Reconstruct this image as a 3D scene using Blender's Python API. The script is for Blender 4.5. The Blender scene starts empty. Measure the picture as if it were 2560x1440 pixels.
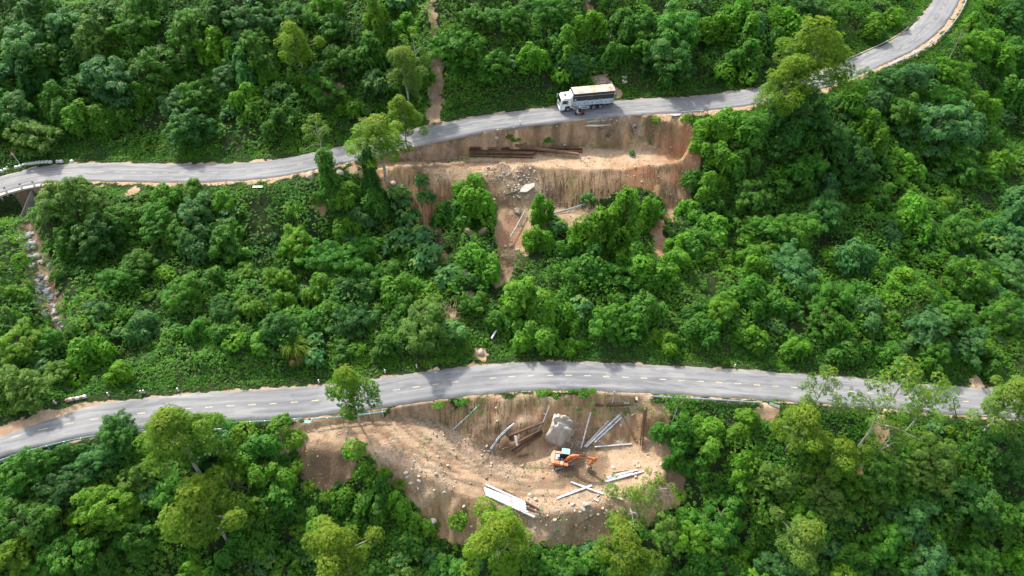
import bpy, bmesh, math, random
import numpy as np
from mathutils import Vector, Matrix, Euler
R = math.radians
random.seed(11)
rng = np.random.default_rng(11)
SC = bpy.context.scene
COL = SC.collection

# ------------------------------------------------------------------ camera
FPX, PITCH, CAMZ = 1708.0, R(46.0), 87.5
CD = np.array([0.0, math.cos(PITCH), -math.sin(PITCH)])
CU = np.array([0.0, math.sin(PITCH), math.cos(PITCH)])
CR = np.array([1.0, 0.0, 0.0])
cam_data = bpy.data.cameras.new('camera')
cam = bpy.data.objects.new('camera', cam_data)
COL.objects.link(cam)
cam.location = (0, 0, CAMZ)
cam.rotation_euler = (R(90) - PITCH, 0, 0)
cam_data.sensor_width = 36
cam_data.lens = FPX / 2560 * 36
cam_data.clip_end = 3000
SC.camera = cam

# ------------------------------------------------------------------ world, sun, exposure
SUN_EL, SUN_AZ = R(46), math.atan2(-2.67, 4.0)        # azimuth measured from +Y towards +X
sun_dir = Vector((math.sin(SUN_AZ) * math.cos(SUN_EL), math.cos(SUN_AZ) * math.cos(SUN_EL), math.sin(SUN_EL)))
W = bpy.data.worlds.new('World')
SC.world = W
W.use_nodes = True
wn = W.node_tree
sky = wn.nodes.new('ShaderNodeTexSky')
sky.sky_type = 'NISHITA'
sky.sun_disc = False
sky.sun_elevation = SUN_EL
sky.sun_rotation = SUN_AZ % (2 * math.pi)
sky.air_density = 1.0
sky.dust_density = 3.0
bg = wn.nodes['Background']
bg.inputs['Strength'].default_value = 0.15
hz = wn.nodes.new('ShaderNodeHueSaturation'); hz.inputs['Saturation'].default_value = .5   # thin white cloud
wn.links.new(sky.outputs[0], hz.inputs['Color']); wn.links.new(hz.outputs[0], bg.inputs[0])
sl = bpy.data.lights.new('sun', 'SUN')
sl.energy = 2.3
sl.angle = R(3.0)
sl.color = (1.0, 0.95, 0.87)
so = bpy.data.objects.new('sun', sl)
COL.objects.link(so)
so.rotation_euler = (-sun_dir).to_track_quat('-Z', 'Y').to_euler()
SC.view_settings.view_transform = 'Standard'
SC.view_settings.look = 'None'
SC.view_settings.exposure = 1.28
SC.view_settings.gamma = 1.0
SC.cycles.max_bounces = 5
SC.cycles.diffuse_bounces = 3
SC.cycles.transmission_bounces = 3
SC.cycles.caustics_reflective = False
SC.cycles.caustics_refractive = False

# ------------------------------------------------------------------ noise
def _hash(ix, iy, s):
    h = (ix.astype(np.int64) * 374761393 + iy.astype(np.int64) * 668265263 + s * 974634777) & 0xffffffff
    h = ((h ^ (h >> 13)) * 1274126177) & 0xffffffff
    h = (h ^ (h >> 16)) & 0xffffffff
    return h / 4294967295.0
def vn(x, y, s=0):
    x = np.asarray(x, float); y = np.asarray(y, float)
    ix = np.floor(x); iy = np.floor(y)
    fx = x - ix; fy = y - iy
    fx = fx * fx * (3 - 2 * fx); fy = fy * fy * (3 - 2 * fy)
    a = _hash(ix, iy, s); b = _hash(ix + 1, iy, s); c = _hash(ix, iy + 1, s); d = _hash(ix + 1, iy + 1, s)
    return (a * (1 - fx) + b * fx) * (1 - fy) + (c * (1 - fx) + d * fx) * fy
def fbm(x, y, s=0, o=4):
    t = 0.0; a = 0.5; n = 0.0
    for k in range(o):
        t = t + a * vn(np.asarray(x) * 2 ** k, np.asarray(y) * 2 ** k, s + k * 17); n += a; a *= 0.5
    return t / n                     # 0..1
def sst(a, b, x):
    t = np.clip((x - a) / (b - a), 0, 1)
    return t * t * (3 - 2 * t)

# ------------------------------------------------------------------ survey helpers: photo points to points on a level
def at_z(px, py, z):
    d = CD + (px - 1280) / FPX * CR + (720 - py) / FPX * CU
    t = (z - CAMZ) / d[2]
    return np.array([0, 0, CAMZ]) + d * t
def to_px(P):
    P = np.atleast_2d(P) - np.array([0, 0, CAMZ])
    dep = P @ CD
    return np.stack([1280 + FPX * (P @ CR) / dep, 720 - FPX * (P @ CU) / dep, dep], 1)

LOW_PX = [(-60, 1122, 8.5), (0, 1105, 7.6), (42, 1088, 7.2), (105, 1073, 6.5), (161, 1061, 6), (216, 1050, 5.5), (325, 1036, 4.8), (440, 1025, 4.1), (533, 1017, 3.6),
          (733, 1007, 2.6), (783, 1003, 2.4), (880, 991, 2), (978, 977, 1.5), (1025, 970, 1.3), (1072, 963, 1.1), (1200, 948, .6), (1300, 940, .2), (1430, 938, -.1),
          (1600, 945, -.6), (1704, 952, -.9), (1760, 954, -1.1), (1850, 960, -1.4), (1940, 966, -1.7), (2100, 977, -2.1), (2250, 990, -2.5), (2420, 1005, -3), (2480, 1008, -3.2), (2640, 1016, -3.7)]
UP_PX = [(-60, 486, 12.6), (0, 461, 12.9), (60, 445, 13.1), (130, 433, 13.3), (200, 430, 13.5), (267, 430, 13.7), (347, 432, 13.8), (430, 433.5, 14), (512, 433, 14.2), (597, 431, 14.3), (638, 427, 14.4),
         (680, 423, 14.5), (721, 417, 14.6), (762, 409, 14.7), (883, 382, 15), (1000, 352, 15.2), (1115, 327, 15.5), (1200, 309, 15.7), (1300, 296, 15.9), (1400, 284, 16), (1526, 272, 16.2),
         (1602, 267, 16.3), (1679, 264, 16.4), (1752, 259, 16.5), (1866, 245, 16.7), (1901, 239, 16.7), (1980, 222, 16.9), (2060, 199, 17), (2118, 177, 17.1), (2143, 167, 17.2), (2237, 125, 17.4), (2258, 114, 17.4),
         (2295, 91, 17.5), (2322, 65.5, 17.6), (2343, 41, 17.6), (2360, 15, 17.7), (2372, -12, 17.7), (2384, -50, 17.8)]
def smooth_line(pts, sig):
    P = np.array([at_z(a, b, c) for a, b, c in pts])
    xs = np.arange(P[0, 0] - 120, P[-1, 0] + 120, 0.5)
    def ext(v, k):
        v2 = np.interp(xs, P[:, 0], v)
        s0 = (v[3] - v[0]) / (P[3, 0] - P[0, 0]); s1 = (v[-1] - v[-4]) / (P[-1, 0] - P[-4, 0])
        lo = xs < P[0, 0]; hi = xs > P[-1, 0]
        v2[lo] = v[0] + s0 * k * (1 - np.exp((xs[lo] - P[0, 0]) / k)) * -1
        v2[hi] = v[-1] + s1 * k * (1 - np.exp(-(xs[hi] - P[-1, 0]) / k))
        return v2
    g = np.exp(-0.5 * (np.arange(-30, 31) * 0.5 / sig) ** 2); g /= g.sum()
    sm = lambda v: np.convolve(np.pad(v, 30, 'edge'), g, 'valid')
    return xs, sm(ext(P[:, 1], 30.)), sm(ext(P[:, 2], 30.))
LX, LY, LZ = smooth_line(LOW_PX, 2.2)
UX, UY, UZ = smooth_line(UP_PX, 2.2)
LC = 1 / np.sqrt(1 + np.gradient(LY, LX) ** 2)
UC = 1 / np.sqrt(1 + np.gradient(UY, UX) ** 2)
HWL, HWU = 2.85, 2.75           # asphalt half widths
SHL, SHU = 3.5, 3.65            # with the dirt shoulders
def road_l(x): return np.interp(x, LX, LY), np.interp(x, LX, LZ), np.interp(x, LX, LC)
def road_u(x): return np.interp(x, UX, UY), np.interp(x, UX, UZ), np.interp(x, UX, UC)

def in_poly(x, y, P):
    c = np.zeros(np.shape(x), bool)
    n = len(P)
    for i in range(n):
        x0, y0 = P[i][:2]; x1, y1 = P[(i + 1) % n][:2]
        if y0 == y1: continue
        k = (y0 > y) != (y1 > y)
        c ^= k & (x < (x1 - x0) * (y - y0) / (y1 - y0) + x0)
    return c
def sdf(x, y, P):
    d = np.full(np.shape(x), 1e9)
    n = len(P)
    for i in range(n):
        ax, ay = P[i][:2]; bx, by = P[(i + 1) % n][:2]
        vx, vy = bx - ax, by - ay
        t = np.clip(((x - ax) * vx + (y - ay) * vy) / (vx * vx + vy * vy + 1e-9), 0, 1)
        d = np.minimum(d, np.hypot(x - ax - t * vx, y - ay - t * vy))
    return np.where(in_poly(x, y, P), -d, d)

# floors of the two landslides (photo outline, level)
UB_PX = [(890, 408, 14.6), (985, 392, 13.6), (1070, 380, 12.4), (1170, 370, 11.4), (1300, 366, 10.9), (1450, 364, 10.9), (1560, 372, 10.7), (1640, 380, 10.5), (1705, 392, 10.3),
         (1690, 412, 10.3), (1560, 424, 10.4), (1450, 424, 10.6), (1350, 424, 10.8), (1240, 424, 11), (1100, 424, 11.8), (980, 424, 13), (900, 424, 14.2)]
LB_PX = [(765, 1078, 1.6), (860, 1052, 1.3), (960, 1030, .8), (1020, 1022, .3), (1075, 1045, -1), (1120, 1080, -2.6), (1180, 1118, -4.2), (1250, 1142, -5.3), (1340, 1142, -6.2), (1440, 1125, -6.4), (1540, 1120, -6.5), (1630, 1128, -6.5), (1675, 1160, -6.5),
         (1650, 1205, -6.7), (1560, 1240, -7), (1450, 1275, -7), (1340, 1290, -6.6), (1220, 1262, -5.6), (1120, 1225, -4), (1040, 1190, -2.2), (960, 1150, -.4), (900, 1124, .6), (850, 1128, 1.1), (770, 1120, 1.6)]
UB = np.array([at_z(*p) for p in UB_PX]); LB = np.array([at_z(*p) for p in LB_PX])
def floor_fn(P):
    o = np.argsort(P[:, 0]); xs = np.arange(P[:, 0].min() - 5, P[:, 0].max() + 5, 0.5)
    v = np.interp(xs, P[o, 0], P[o, 2]); g = np.ones(9) / 9
    v = np.convolve(np.pad(v, 4, 'edge'), g, 'valid')
    return lambda x: np.interp(x, xs, v)
UBF, LBF = floor_fn(UB), floor_fn(LB)
GULLY = np.array([at_z(*p)[:2] for p in [(60, 480, 12), (80, 590, 10), (98, 650, 9.4), (112, 720, 8.6), (135, 780, 7.6), (165, 850, 6.6), (190, 950, 5.6), (195, 985, 4.8)]])
def line_dist(x, y, L):
    d = np.full(np.shape(x), 1e9)
    for i in range(len(L) - 1):
        ax, ay = L[i][:2]; vx, vy = L[i + 1][0] - ax, L[i + 1][1] - ay
        t = np.clip(((x - ax) * vx + (y - ay) * vy) / (vx * vx + vy * vy), 0, 1)
        d = np.minimum(d, np.hypot(x - ax - t * vx, y - ay - t * vy))
    return d

XP = (at_z(-40, 500, 12.6)[0], at_z(92, 470, 13)[0])
def height(x, y):
    yl, zl, cl = road_l(x); yu, zu, cu = road_u(x)
    dl = (y - yl) * cl; du = (y - yu) * cu
    A = yl + SHL / cl; B = yu - SHU / cu
    t = np.clip((y - A) / (B - A), 0, 1)
    P = np.interp(t, [0, .03, .10, .40, .68, .93, 1], [0, 0.0, .07, .20, .34, .95, 1])
    big = fbm(x / 22, y / 22, 3, 3) - .5; mid = fbm(x / 7, y / 7, 9, 3) - .5
    zb = zl + (zu - zl) * P + (big * 7.0 + mid * 2.0) * sst(0, 9, np.minimum(dl - SHL, -du - SHU))
    r = du - SHU
    za = zu + np.where(r > 0, np.maximum(r - 1.2, 0) * .56, 0)
    za = np.where(r > 110, zu + (108.8 * .56) + (r - 110) * .25, za)
    za = za + (big * 9 + mid * 2.5) * sst(0, 12, r)
    q = -dl - SHL
    zc = zl - np.maximum(q - .5, 0) * .70
    zc = np.where(q > 70, zl - 48.6 - (q - 70) * .1, zc) + (big * 5 + mid * 1.6) * sst(0, 9, q)
    z = np.where(du > -SHU, za, np.where(dl > SHL, zb, np.where(dl < -SHL, zc, zl)))
    z = z - 2.0 * np.exp(-(line_dist(x, y, GULLY) / 2.0) ** 2) * sst(0, 4, np.minimum(dl - SHL, -du - SHU))
    # hollow in front of the culvert headwall
    pit = sst(XP[0] - 4, XP[0] - 1, x) * sst(XP[1] + 1.5, XP[1] - .5, x) * sst(-SHU + .1, -SHU - .25, du) * sst(-SHU - 11, -SHU - 4, du)
    z = z * (1 - pit) + np.minimum(z, zu - 3.3 + (du + SHU) * .12) * pit
    # landslides
    w = (fbm(x / 3.4, y / 6, 21, 3) - .5); w2 = (fbm(x / 1.1, y / 1.6, 22, 2) - .5)
    for (PW, ff, up, dn, amp) in ((UB, UBF, 2.1, .80, 5.0), (LB, LBF, .98, 1.0, 2.2)):
        d = sdf(x, y, PW)
        dd = np.maximum(d + (w * amp + w2 * 1.1 + (fbm(x / 7.5, y / 9, 23, 2) - .5) * amp) * sst(.2, 2.0, d), 0)
        f = ff(x)
        ridged = np.abs(vn(x * 1.25 + w * 3, y * .12, 31) - .5) * 2
        gl = (ridged - .5) * .13 * sst(.5, 2.5, d) * sst(26, 14, d)
        z2 = np.clip(z, f - dn * dd, f + up * dd)
        lumps = ((fbm(x / 1.5, y / 1.2, 33, 3) - .5) * 2.6 + (fbm(x / 4, y / 3, 34, 2) - .5) * 2.0) * sst(.2, 1.0, d) * sst(3.6, 2.2, d) * (1.0 if up > 1.5 else .55)
        z2 = np.where((z2 != z), z2 + gl + np.where(z2 > f, lumps, lumps * .25), z2)
        fl = (fbm(x / 3.1, y / 3.1, 41, 3) - .5) * .38 + (fbm(x / .8, y / .8, 42, 2) - .5) * .14
        z = np.where(d < 9, z2 + fl * sst(1.2, -.8, d), np.where(z > f, z2, z2))
    on = np.maximum(sst(SHL + .25, SHL - .15, np.abs(dl)) * 1.0, 0); z = z * (1 - on) + zl * on
    lip = sst(3, -1, sdf(x, y, UB) - 4) * (du < 0)
    PU = SHU - lip * (.75 + (fbm(x / 2.3, y / 2.3, 24, 3) - .5) * 1.3)
    on = sst(PU + .2, PU - .12, np.abs(du)); z = z * (1 - on) + zu * on
    micro = (fbm(x / .9, y / .9, 55, 2) - .5) * .14
    z = z + micro * (1 - sst(SHL + .4, SHL - .4, np.abs(dl))) * (1 - sst(SHU + .4, SHU - .4, np.abs(du)))
    z = np.where(np.abs(dl) < HWL - .25, zl - .12, z)
    z = np.where(np.abs(du) < HWU - .25, zu - .12, z)
    return z, dl, du

def axis(lo, hi, a, b, step, grow=1.28):
    m = list(np.arange(a, b + 1e-6, step))
    s = step; v = a; L = []
    while v > lo: s *= grow; v -= s; L.append(v)
    s = step; v = b; H = []
    while v < hi: s *= grow; v += s; H.append(v)
    return np.array(L[::-1] + m + H)
GX = axis(-1400, 1400, -96, 152, .42)
GY = axis(-500, 2200, 24, 214, .42)
XX, YY = np.meshgrid(GX, GY)
ZZ, DL, DU = height(XX, YY)
def ground(x, y):
    x = np.asarray(x, float); y = np.asarray(y, float)
    i = np.clip(np.searchsorted(GX, x) - 1, 0, len(GX) - 2); j = np.clip(np.searchsorted(GY, y) - 1, 0, len(GY) - 2)
    fx = (x - GX[i]) / (GX[i + 1] - GX[i]); fy = (y - GY[j]) / (GY[j + 1] - GY[j])
    return (ZZ[j, i] * (1 - fx) + ZZ[j, i + 1] * fx) * (1 - fy) + (ZZ[j + 1, i] * (1 - fx) + ZZ[j + 1, i + 1] * fx) * fy
TS = np.arange(45, 330, .5)
def cast(px, py, h=0.0):
    d = CD + (px - 1280) / FPX * CR + (720 - py) / FPX * CU
    X = d[0] * TS; Y = d[1] * TS; Z = CAMZ + d[2] * TS
    g = Z - ground(X, Y) - h
    k = np.argmax(g < 0)
    if k == 0: k = len(TS) - 1
    t = TS[k - 1] + .5 * g[k - 1] / (g[k - 1] - g[k] + 1e-9)
    return np.array([d[0] * t, d[1] * t, CAMZ + d[2] * t - h])
def gnormal(x, y, e=.6):
    n = np.array([-(ground(x + e, y) - ground(x - e, y)) / (2 * e), -(ground(x, y + e) - ground(x, y - e)) / (2 * e), 1.0])
    return n / np.linalg.norm(n)

BARE_UP_PX = [(862, 428), (905, 408), (960, 388), (1040, 360), (1100, 344), (1300, 306), (1560, 287), (1700, 280), (1738, 318), (1745, 400), (1730, 500), (1708, 560), (1662, 560), (1650, 500), (1600, 470), (1560, 485), (1500, 500), (1480, 545), (1440, 574), (1370, 574), (1330, 560), (1312, 640), (1245, 640), (1238, 560), (1225, 500), (1150, 545), (1112, 560), (1108, 640), (1056, 630), (1040, 560), (965, 490), (930, 450)]
BARE_LOW_PX = [(700, 1075), (760, 1052), (850, 1043), (960, 1028), (1010, 1006), (1040, 1010), (1100, 1012), (1300, 990), (1500, 978), (1590, 985), (1650, 1005), (1690, 1090), (1720, 1200), (1690, 1265),
               (1590, 1310), (1480, 1345), (1300, 1345), (1120, 1340), (1068, 1290), (1022, 1222), (965, 1170), (908, 1140), (893, 1220), (800, 1235), (760, 1200), (745, 1130)]
BARE_UP = np.array([cast(*p) for p in BARE_UP_PX]); BARE_LOW = np.array([cast(*p) for p in BARE_LOW_PX])
def bare_at(x, y):
    w = (fbm(x / 3.5, y / 3.5, 61, 3) - .5) * 3.4
    b = np.maximum(sst(.7, -.7, sdf(x, y, BARE_UP) + w), sst(.7, -.7, sdf(x, y, BARE_LOW) + w))
    return b
# ------------------------------------------------------------------ mesh helpers
def tag(o, label=None, cat=None, group=None, kind=None):
    if label: o['label'] = label
    if cat: o['category'] = cat
    if group: o['group'] = group
    if kind: o['kind'] = kind
    return o
def mesh_np(name, V, F, mats=(), attrs=None, smooth=False, parent=None, link=True):
    V = np.asarray(V, np.float32); F = np.asarray(F, np.int32)
    me = bpy.data.meshes.new(name)
    nf, k = F.shape
    me.vertices.add(len(V)); me.vertices.foreach_set('co', V.ravel())
    me.loops.add(nf * k); me.loops.foreach_set('vertex_index', F.ravel())
    me.polygons.add(nf); me.polygons.foreach_set('loop_start', np.arange(0, nf * k, k, dtype=np.int32))
    me.polygons.foreach_set('loop_total', np.full(nf, k, np.int32))
    if smooth: me.polygons.foreach_set('use_smooth', np.ones(nf, bool))
    me.update(calc_edges=True)
    for k2, v in (attrs or {}).items():
        a = me.attributes.new(k2, 'FLOAT', 'POINT'); a.data.foreach_set('value', np.asarray(v, np.float32).ravel())
    for m in mats: me.materials.append(m)
    if not link: return me
    o = bpy.data.objects.new(name, me); COL.objects.link(o)
    if parent: o.parent = parent
    return o
class MB:
    """collects simple solids, then links them as one mesh"""
    def __init__(s): s.v = []; s.f = []
    def add(s, V, F, M=None):
        o = len(s.v)
        for p in V:
            p = Vector(p)
            s.v.append(tuple(M @ p) if M is not None else tuple(p))
        s.f += [tuple(o + i for i in f) for f in F]
        return s
    def box(s, a, b, M=None):
        (x0, y0, z0), (x1, y1, z1) = a, b
        V = [(x0, y0, z0), (x1, y0, z0), (x1, y1, z0), (x0, y1, z0), (x0, y0, z1), (x1, y0, z1), (x1, y1, z1), (x0, y1, z1)]
        return s.add(V, [(3, 2, 1, 0), (4, 5, 6, 7), (0, 1, 5, 4), (1, 2, 6, 5), (2, 3, 7, 6), (3, 0, 4, 7)], M)
    def prism(s, prof, y0, y1, M=None):          # profile in x,z extruded along y
        n = len(prof)
        V = [(p[0], y0, p[1]) for p in prof] + [(p[0], y1, p[1]) for p in prof]
        F = [tuple(range(n)), tuple(range(2 * n - 1, n - 1, -1))] + [(i, i + n, (i + 1) % n + n, (i + 1) % n) for i in range(n)]
        return s.add(V, F, M)
    def tube(s, pts, r, n=8, M=None, cap=True):
        pts = [Vector(p) for p in pts]; rs = r if isinstance(r, (list, tuple)) else [r] * len(pts)
        V = []; F = []
        for i, p in enumerate(pts):
            d = (pts[min(i + 1, len(pts) - 1)] - pts[max(i - 1, 0)]).normalized()
            a = d.cross(Vector((0, 0, 1)) if abs(d.z) < .9 else Vector((1, 0, 0))).normalized(); b = d.cross(a)
            for k in range(n):
                t = 2 * math.pi * k / n
                V.append(p + (a * math.cos(t) + b * math.sin(t)) * rs[i])
        for i in range(len(pts) - 1):
            for k in range(n):
                F.append((i * n + k, i * n + (k + 1) % n, (i + 1) * n + (k + 1) % n, (i + 1) * n + k))
        if cap:
            F.append(tuple(range(n - 1, -1, -1))); F.append(tuple((len(pts) - 1) * n + k for k in range(n)))
        return s.add(V, F, M)
    def lathe(s, prof, M=None, n=20):            # profile (y, radius) round the Y axis
        V = []; F = []
        for (y, r) in prof:
            for k in range(n):
                t = 2 * math.pi * k / n; V.append((r * math.cos(t), y, r * math.sin(t)))
        for i in range(len(prof) - 1):
            for k in range(n):
                F.append((i * n + k, (i + 1) * n + k, (i + 1) * n + (k + 1) % n, i * n + (k + 1) % n))
        F.append(tuple(range(n))); F.append(tuple((len(prof) - 1) * n + k for k in range(n - 1, -1, -1)))
        return s.add(V, F, M)
    def build(s, name, mat, parent=None, bevel=0, smooth=False, loc=None):
        me = bpy.data.meshes.new(name); me.from_pydata(s.v, [], s.f); me.update()
        bm = bmesh.new(); bm.from_mesh(me); bmesh.ops.recalc_face_normals(bm, faces=bm.faces); bm.to_mesh(me); bm.free()
        me.materials.append(mat)
        if smooth:
            for p in me.polygons: p.use_smooth = True
        o = bpy.data.objects.new(name, me); COL.objects.link(o)
        if parent: o.parent = parent
        if loc: o.location = loc
        if bevel:
            b = o.modifiers.new('bevel', 'BEVEL'); b.width = bevel; b.segments = 2; b.limit_method = 'ANGLE'
        return o
def empty(name, loc=(0, 0, 0), rot=(0, 0, 0)):
    o = bpy.data.objects.new(name, None); COL.objects.link(o); o.location = loc; o.rotation_euler = rot
    o.empty_display_size = .5
    return o
KIDS = {}
def kids(o): return [c for c in o.children]
def copy_tree(o, parent=None):
    c = o.copy(); COL.objects.link(c)
    if parent is not None: c.parent = parent
    for ch in kids(o): copy_tree(ch, c)
    return c

# ------------------------------------------------------------------ materials
def mat(name, col, rough=.7, metal=0., spec=.3):
    m = bpy.data.materials.new(name); m.use_nodes = True
    b = m.node_tree.nodes['Principled BSDF']
    b.inputs['Base Color'].default_value = (*col, 1); b.inputs['Roughness'].default_value = rough
    b.inputs['Metallic'].default_value = metal; b.inputs['Specular IOR Level'].default_value = spec
    return m
class NT:
    def __init__(s, m): s.t = m.node_tree; s.n = s.t.nodes; s.l = s.t.links; s.b = s.n['Principled BSDF']
    def node(s, t, **k):
        n = s.n.new(t)
        for a, b in k.items(): setattr(n, a, b)
        return n
    def link(s, a, b): s.l.new(a, b)
    def val(s, i, v):
        if hasattr(v, 'is_output') or isinstance(v, bpy.types.NodeSocket): s.l.new(v, i)
        else: i.default_value = v
    def noise(s, vec, scale, detail=3, rough=.55, dist=0.):
        n = s.node('ShaderNodeTexNoise'); s.val(n.inputs['Vector'], vec)
        n.inputs['Scale'].default_value = scale; n.inputs['Detail'].default_value = detail
        n.inputs['Roughness'].default_value = rough; n.inputs['Distortion'].default_value = dist
        return n.outputs['Fac']
    def ramp(s, fac, stops):
        n = s.node('ShaderNodeValToRGB'); s.val(n.inputs[0], fac)
        e = n.color_ramp.elements
        while len(e) < len(stops): e.new(.5)
        for i, (p, c) in enumerate(stops):
            e[i].position = p; e[i].color = (*c, 1) if len(c) == 3 else c
        return n.outputs[0]
    def mr(s, v, a, b, c=0., d=1.):
        n = s.node('ShaderNodeMapRange'); s.val(n.inputs[0], v)
        for i, x in enumerate((a, b, c, d)): s.val(n.inputs[i + 1], x)
        return n.outputs[0]
    def mix(s, f, a, b, mode='MIX'):
        n = s.node('ShaderNodeMix', data_type='RGBA', blend_type=mode)
        s.val(n.inputs[0], f)
        for sock, v in ((n.inputs[6], a), (n.inputs[7], b)):
            if isinstance(v, tuple): sock.default_value = (*v, 1) if len(v) == 3 else v
            else: s.val(sock, v)
        return n.outputs[2]
    def math(s, op, a, b=0.):
        n = s.node('ShaderNodeMath', operation=op); s.val(n.inputs[0], a); s.val(n.inputs[1], b); return n.outputs[0]
    def attr(s, name): return s.node('ShaderNodeAttribute', attribute_name=name).outputs['Fac']
    def pos(s): return s.node('ShaderNodeNewGeometry').outputs['Position']
    def obj(s): return s.node('ShaderNodeTexCoord').outputs['Object']
    def scale(s, v, sc):
        n = s.node('ShaderNodeMapping'); s.val(n.inputs[0], v); n.inputs['Scale'].default_value = sc; return n.outputs[0]
    def bump(s, h, st=.5, dist=.1):
        n = s.node('ShaderNodeBump'); s.val(n.inputs['Height'], h); n.inputs['Strength'].default_value = st; n.inputs['Distance'].default_value = dist
        s.link(n.outputs[0], s.b.inputs['Normal'])

def worn(name, col, dark, scale=1.5, amt=.6, rough=.6, metal=0., bump=.0):
    """paint or metal with mottled wear"""
    m = mat(name, col, rough, metal); t = NT(m); p = t.obj()
    n = t.noise(p, scale, 5, .65); f = t.mr(n, .45, .68, 0, amt)
    t.link(t.mix(f, col, dark), t.b.inputs['Base Color'])
    if bump: t.bump(n, bump, .05)
    return m

def ground_material():
    m = mat('earth', (.3, .2, .12), .95, 0, .1); t = NT(m); p = t.pos()
    n1 = t.noise(p, .16, 5, .6, .6); n2 = t.noise(p, 1.1, 5, .65); n3 = t.noise(p, 5.5, 4, .7)
    stk = t.noise(t.scale(p, (.9, .22, .3)), 1.0, 4, .6, .8)
    rl = t.math('ABSOLUTE', t.math('SUBTRACT', t.noise(t.scale(p, (1.25, .13, .13)), 1.0, 2, .5, .5), .5))
    rill = t.mr(rl, .004, .022, 1, 0)
    soil = t.ramp(t.math('ADD', t.math('MULTIPLY', n1, .55), t.math('MULTIPLY', n2, .45)), [(.30, (.27, .17, .098)), (.45, (.39, .27, .168)), (.58, (.49, .355, .235)), (.75, (.58, .44, .31))])
    steep = t.attr('steep')
    dk = t.ramp(stk, [(.3, (.23, .142, .074)), (.5, (.37, .242, .130)), (.7, (.50, .345, .195))])
    soil = t.mix(steep, soil, dk)
    soil = t.mix(t.math('MULTIPLY', t.math('MULTIPLY', rill, t.attr('rilled')), .85), soil, (.10, .062, .036))
    soil = t.mix(t.math('MULTIPLY', t.attr('rut'), .8), soil, (.17, .12, .078))
    soil = t.mix(t.mr(t.noise(p, .45, 3), .5, .66, 0, .7), soil, t.mix(.5, soil, (.40, .20, .115)))
    soil = t.mix(t.math('MULTIPLY', t.attr('dark_soil'), .85), soil, (.15, .10, .062))
    soil = t.mix(t.math('MULTIPLY', t.attr('red'), t.mr(n2, .3, .6, .2, .9)), soil, (.36, .165, .085))
    grav = t.ramp(n3, [(.35, (.24, .18, .125)), (.5, (.37, .30, .23)), (.66, (.54, .46, .37))])
    soil = t.mix(t.math('MULTIPLY', t.attr('gravel'), t.mr(n2, .42, .66, 0, .7)), soil, grav)
    speck = t.node('ShaderNodeTexVoronoi', feature='F1'); t.link(p, speck.inputs['Vector']); speck.inputs['Scale'].default_value = 2.4
    sp = t.mr(speck.outputs['Distance'], .10, .17, 1, 0); sp = t.math('MULTIPLY', sp, t.mr(t.noise(p, .5, 3), .5, .58))
    soil = t.mix(t.math('MULTIPLY', sp, .8), soil, (.56, .49, .40))
    soil = t.mix(t.mr(n3, .30, .46, .38, 0), soil, (.11, .075, .045))
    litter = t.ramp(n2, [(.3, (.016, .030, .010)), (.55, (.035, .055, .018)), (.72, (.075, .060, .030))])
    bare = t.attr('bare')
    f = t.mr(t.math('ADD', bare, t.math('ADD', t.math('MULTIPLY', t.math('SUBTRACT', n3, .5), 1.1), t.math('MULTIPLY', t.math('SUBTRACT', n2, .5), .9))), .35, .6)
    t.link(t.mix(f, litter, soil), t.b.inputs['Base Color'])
    t.bump(t.math('ADD', t.math('MULTIPLY', n3, .5), t.math('ADD', n2, t.math('MULTIPLY', t.math('MULTIPLY', rill, t.attr('rilled')), -1.2))), .9, .28)
    return m

def road_material():
    m = mat('asphalt', (.2, .2, .2), .85, 0, .3); t = NT(m); p = t.pos()
    lat = t.attr('lat'); al = t.attr('along')
    n1 = t.noise(p, .12, 4, .6); n2 = t.noise(p, .9, 5, .7); n3 = t.noise(p, 9, 3, .7)
    base = t.ramp(n1, [(.3, (.165, .167, .172)), (.5, (.21, .21, .212)), (.7, (.27, .268, .262))])
    base = t.mix(t.mr(n3, .3, .7, 0, .28), base, (.12, .125, .135))
    # polished wheel tracks
    tr = t.math('ABSOLUTE', t.math('SUBTRACT', t.math('ABSOLUTE', lat), 1.35))
    tr2 = t.mr(t.math('ABSOLUTE', t.math('SUBTRACT', tr, .55)), .05, .4, 1, 0)
    base = t.mix(t.math('MULTIPLY', tr2, .22), base, (.32, .32, .325))
    # patches and tar
    cv = t.node('ShaderNodeCombineXYZ'); t.link(t.math('MULTIPLY', al, .12), cv.inputs[0]); t.link(t.math('MULTIPLY', lat, .9), cv.inputs[1])
    pt = t.noise(cv.outputs[0], 1.0, 3, .5, 1.)
    base = t.mix(t.mr(pt, .57, .61, 0, .5), base, (.12, .122, .13))
    base = t.mix(t.mr(pt, .42, .38, 0, .45), base, (.33, .32, .30))
    # dust carried on from the shoulders
    e = t.math('ADD', t.math('ABSOLUTE', lat), t.math('MULTIPLY', t.math('SUBTRACT', n2, .5), 2.0))
    base = t.mix(t.mr(e, 2.4, 3.2, 0, .6), base, (.38, .31, .235))
    t.link(base, t.b.inputs['Base Color'])
    t.bump(n3, .25, .03)
    return m

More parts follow.
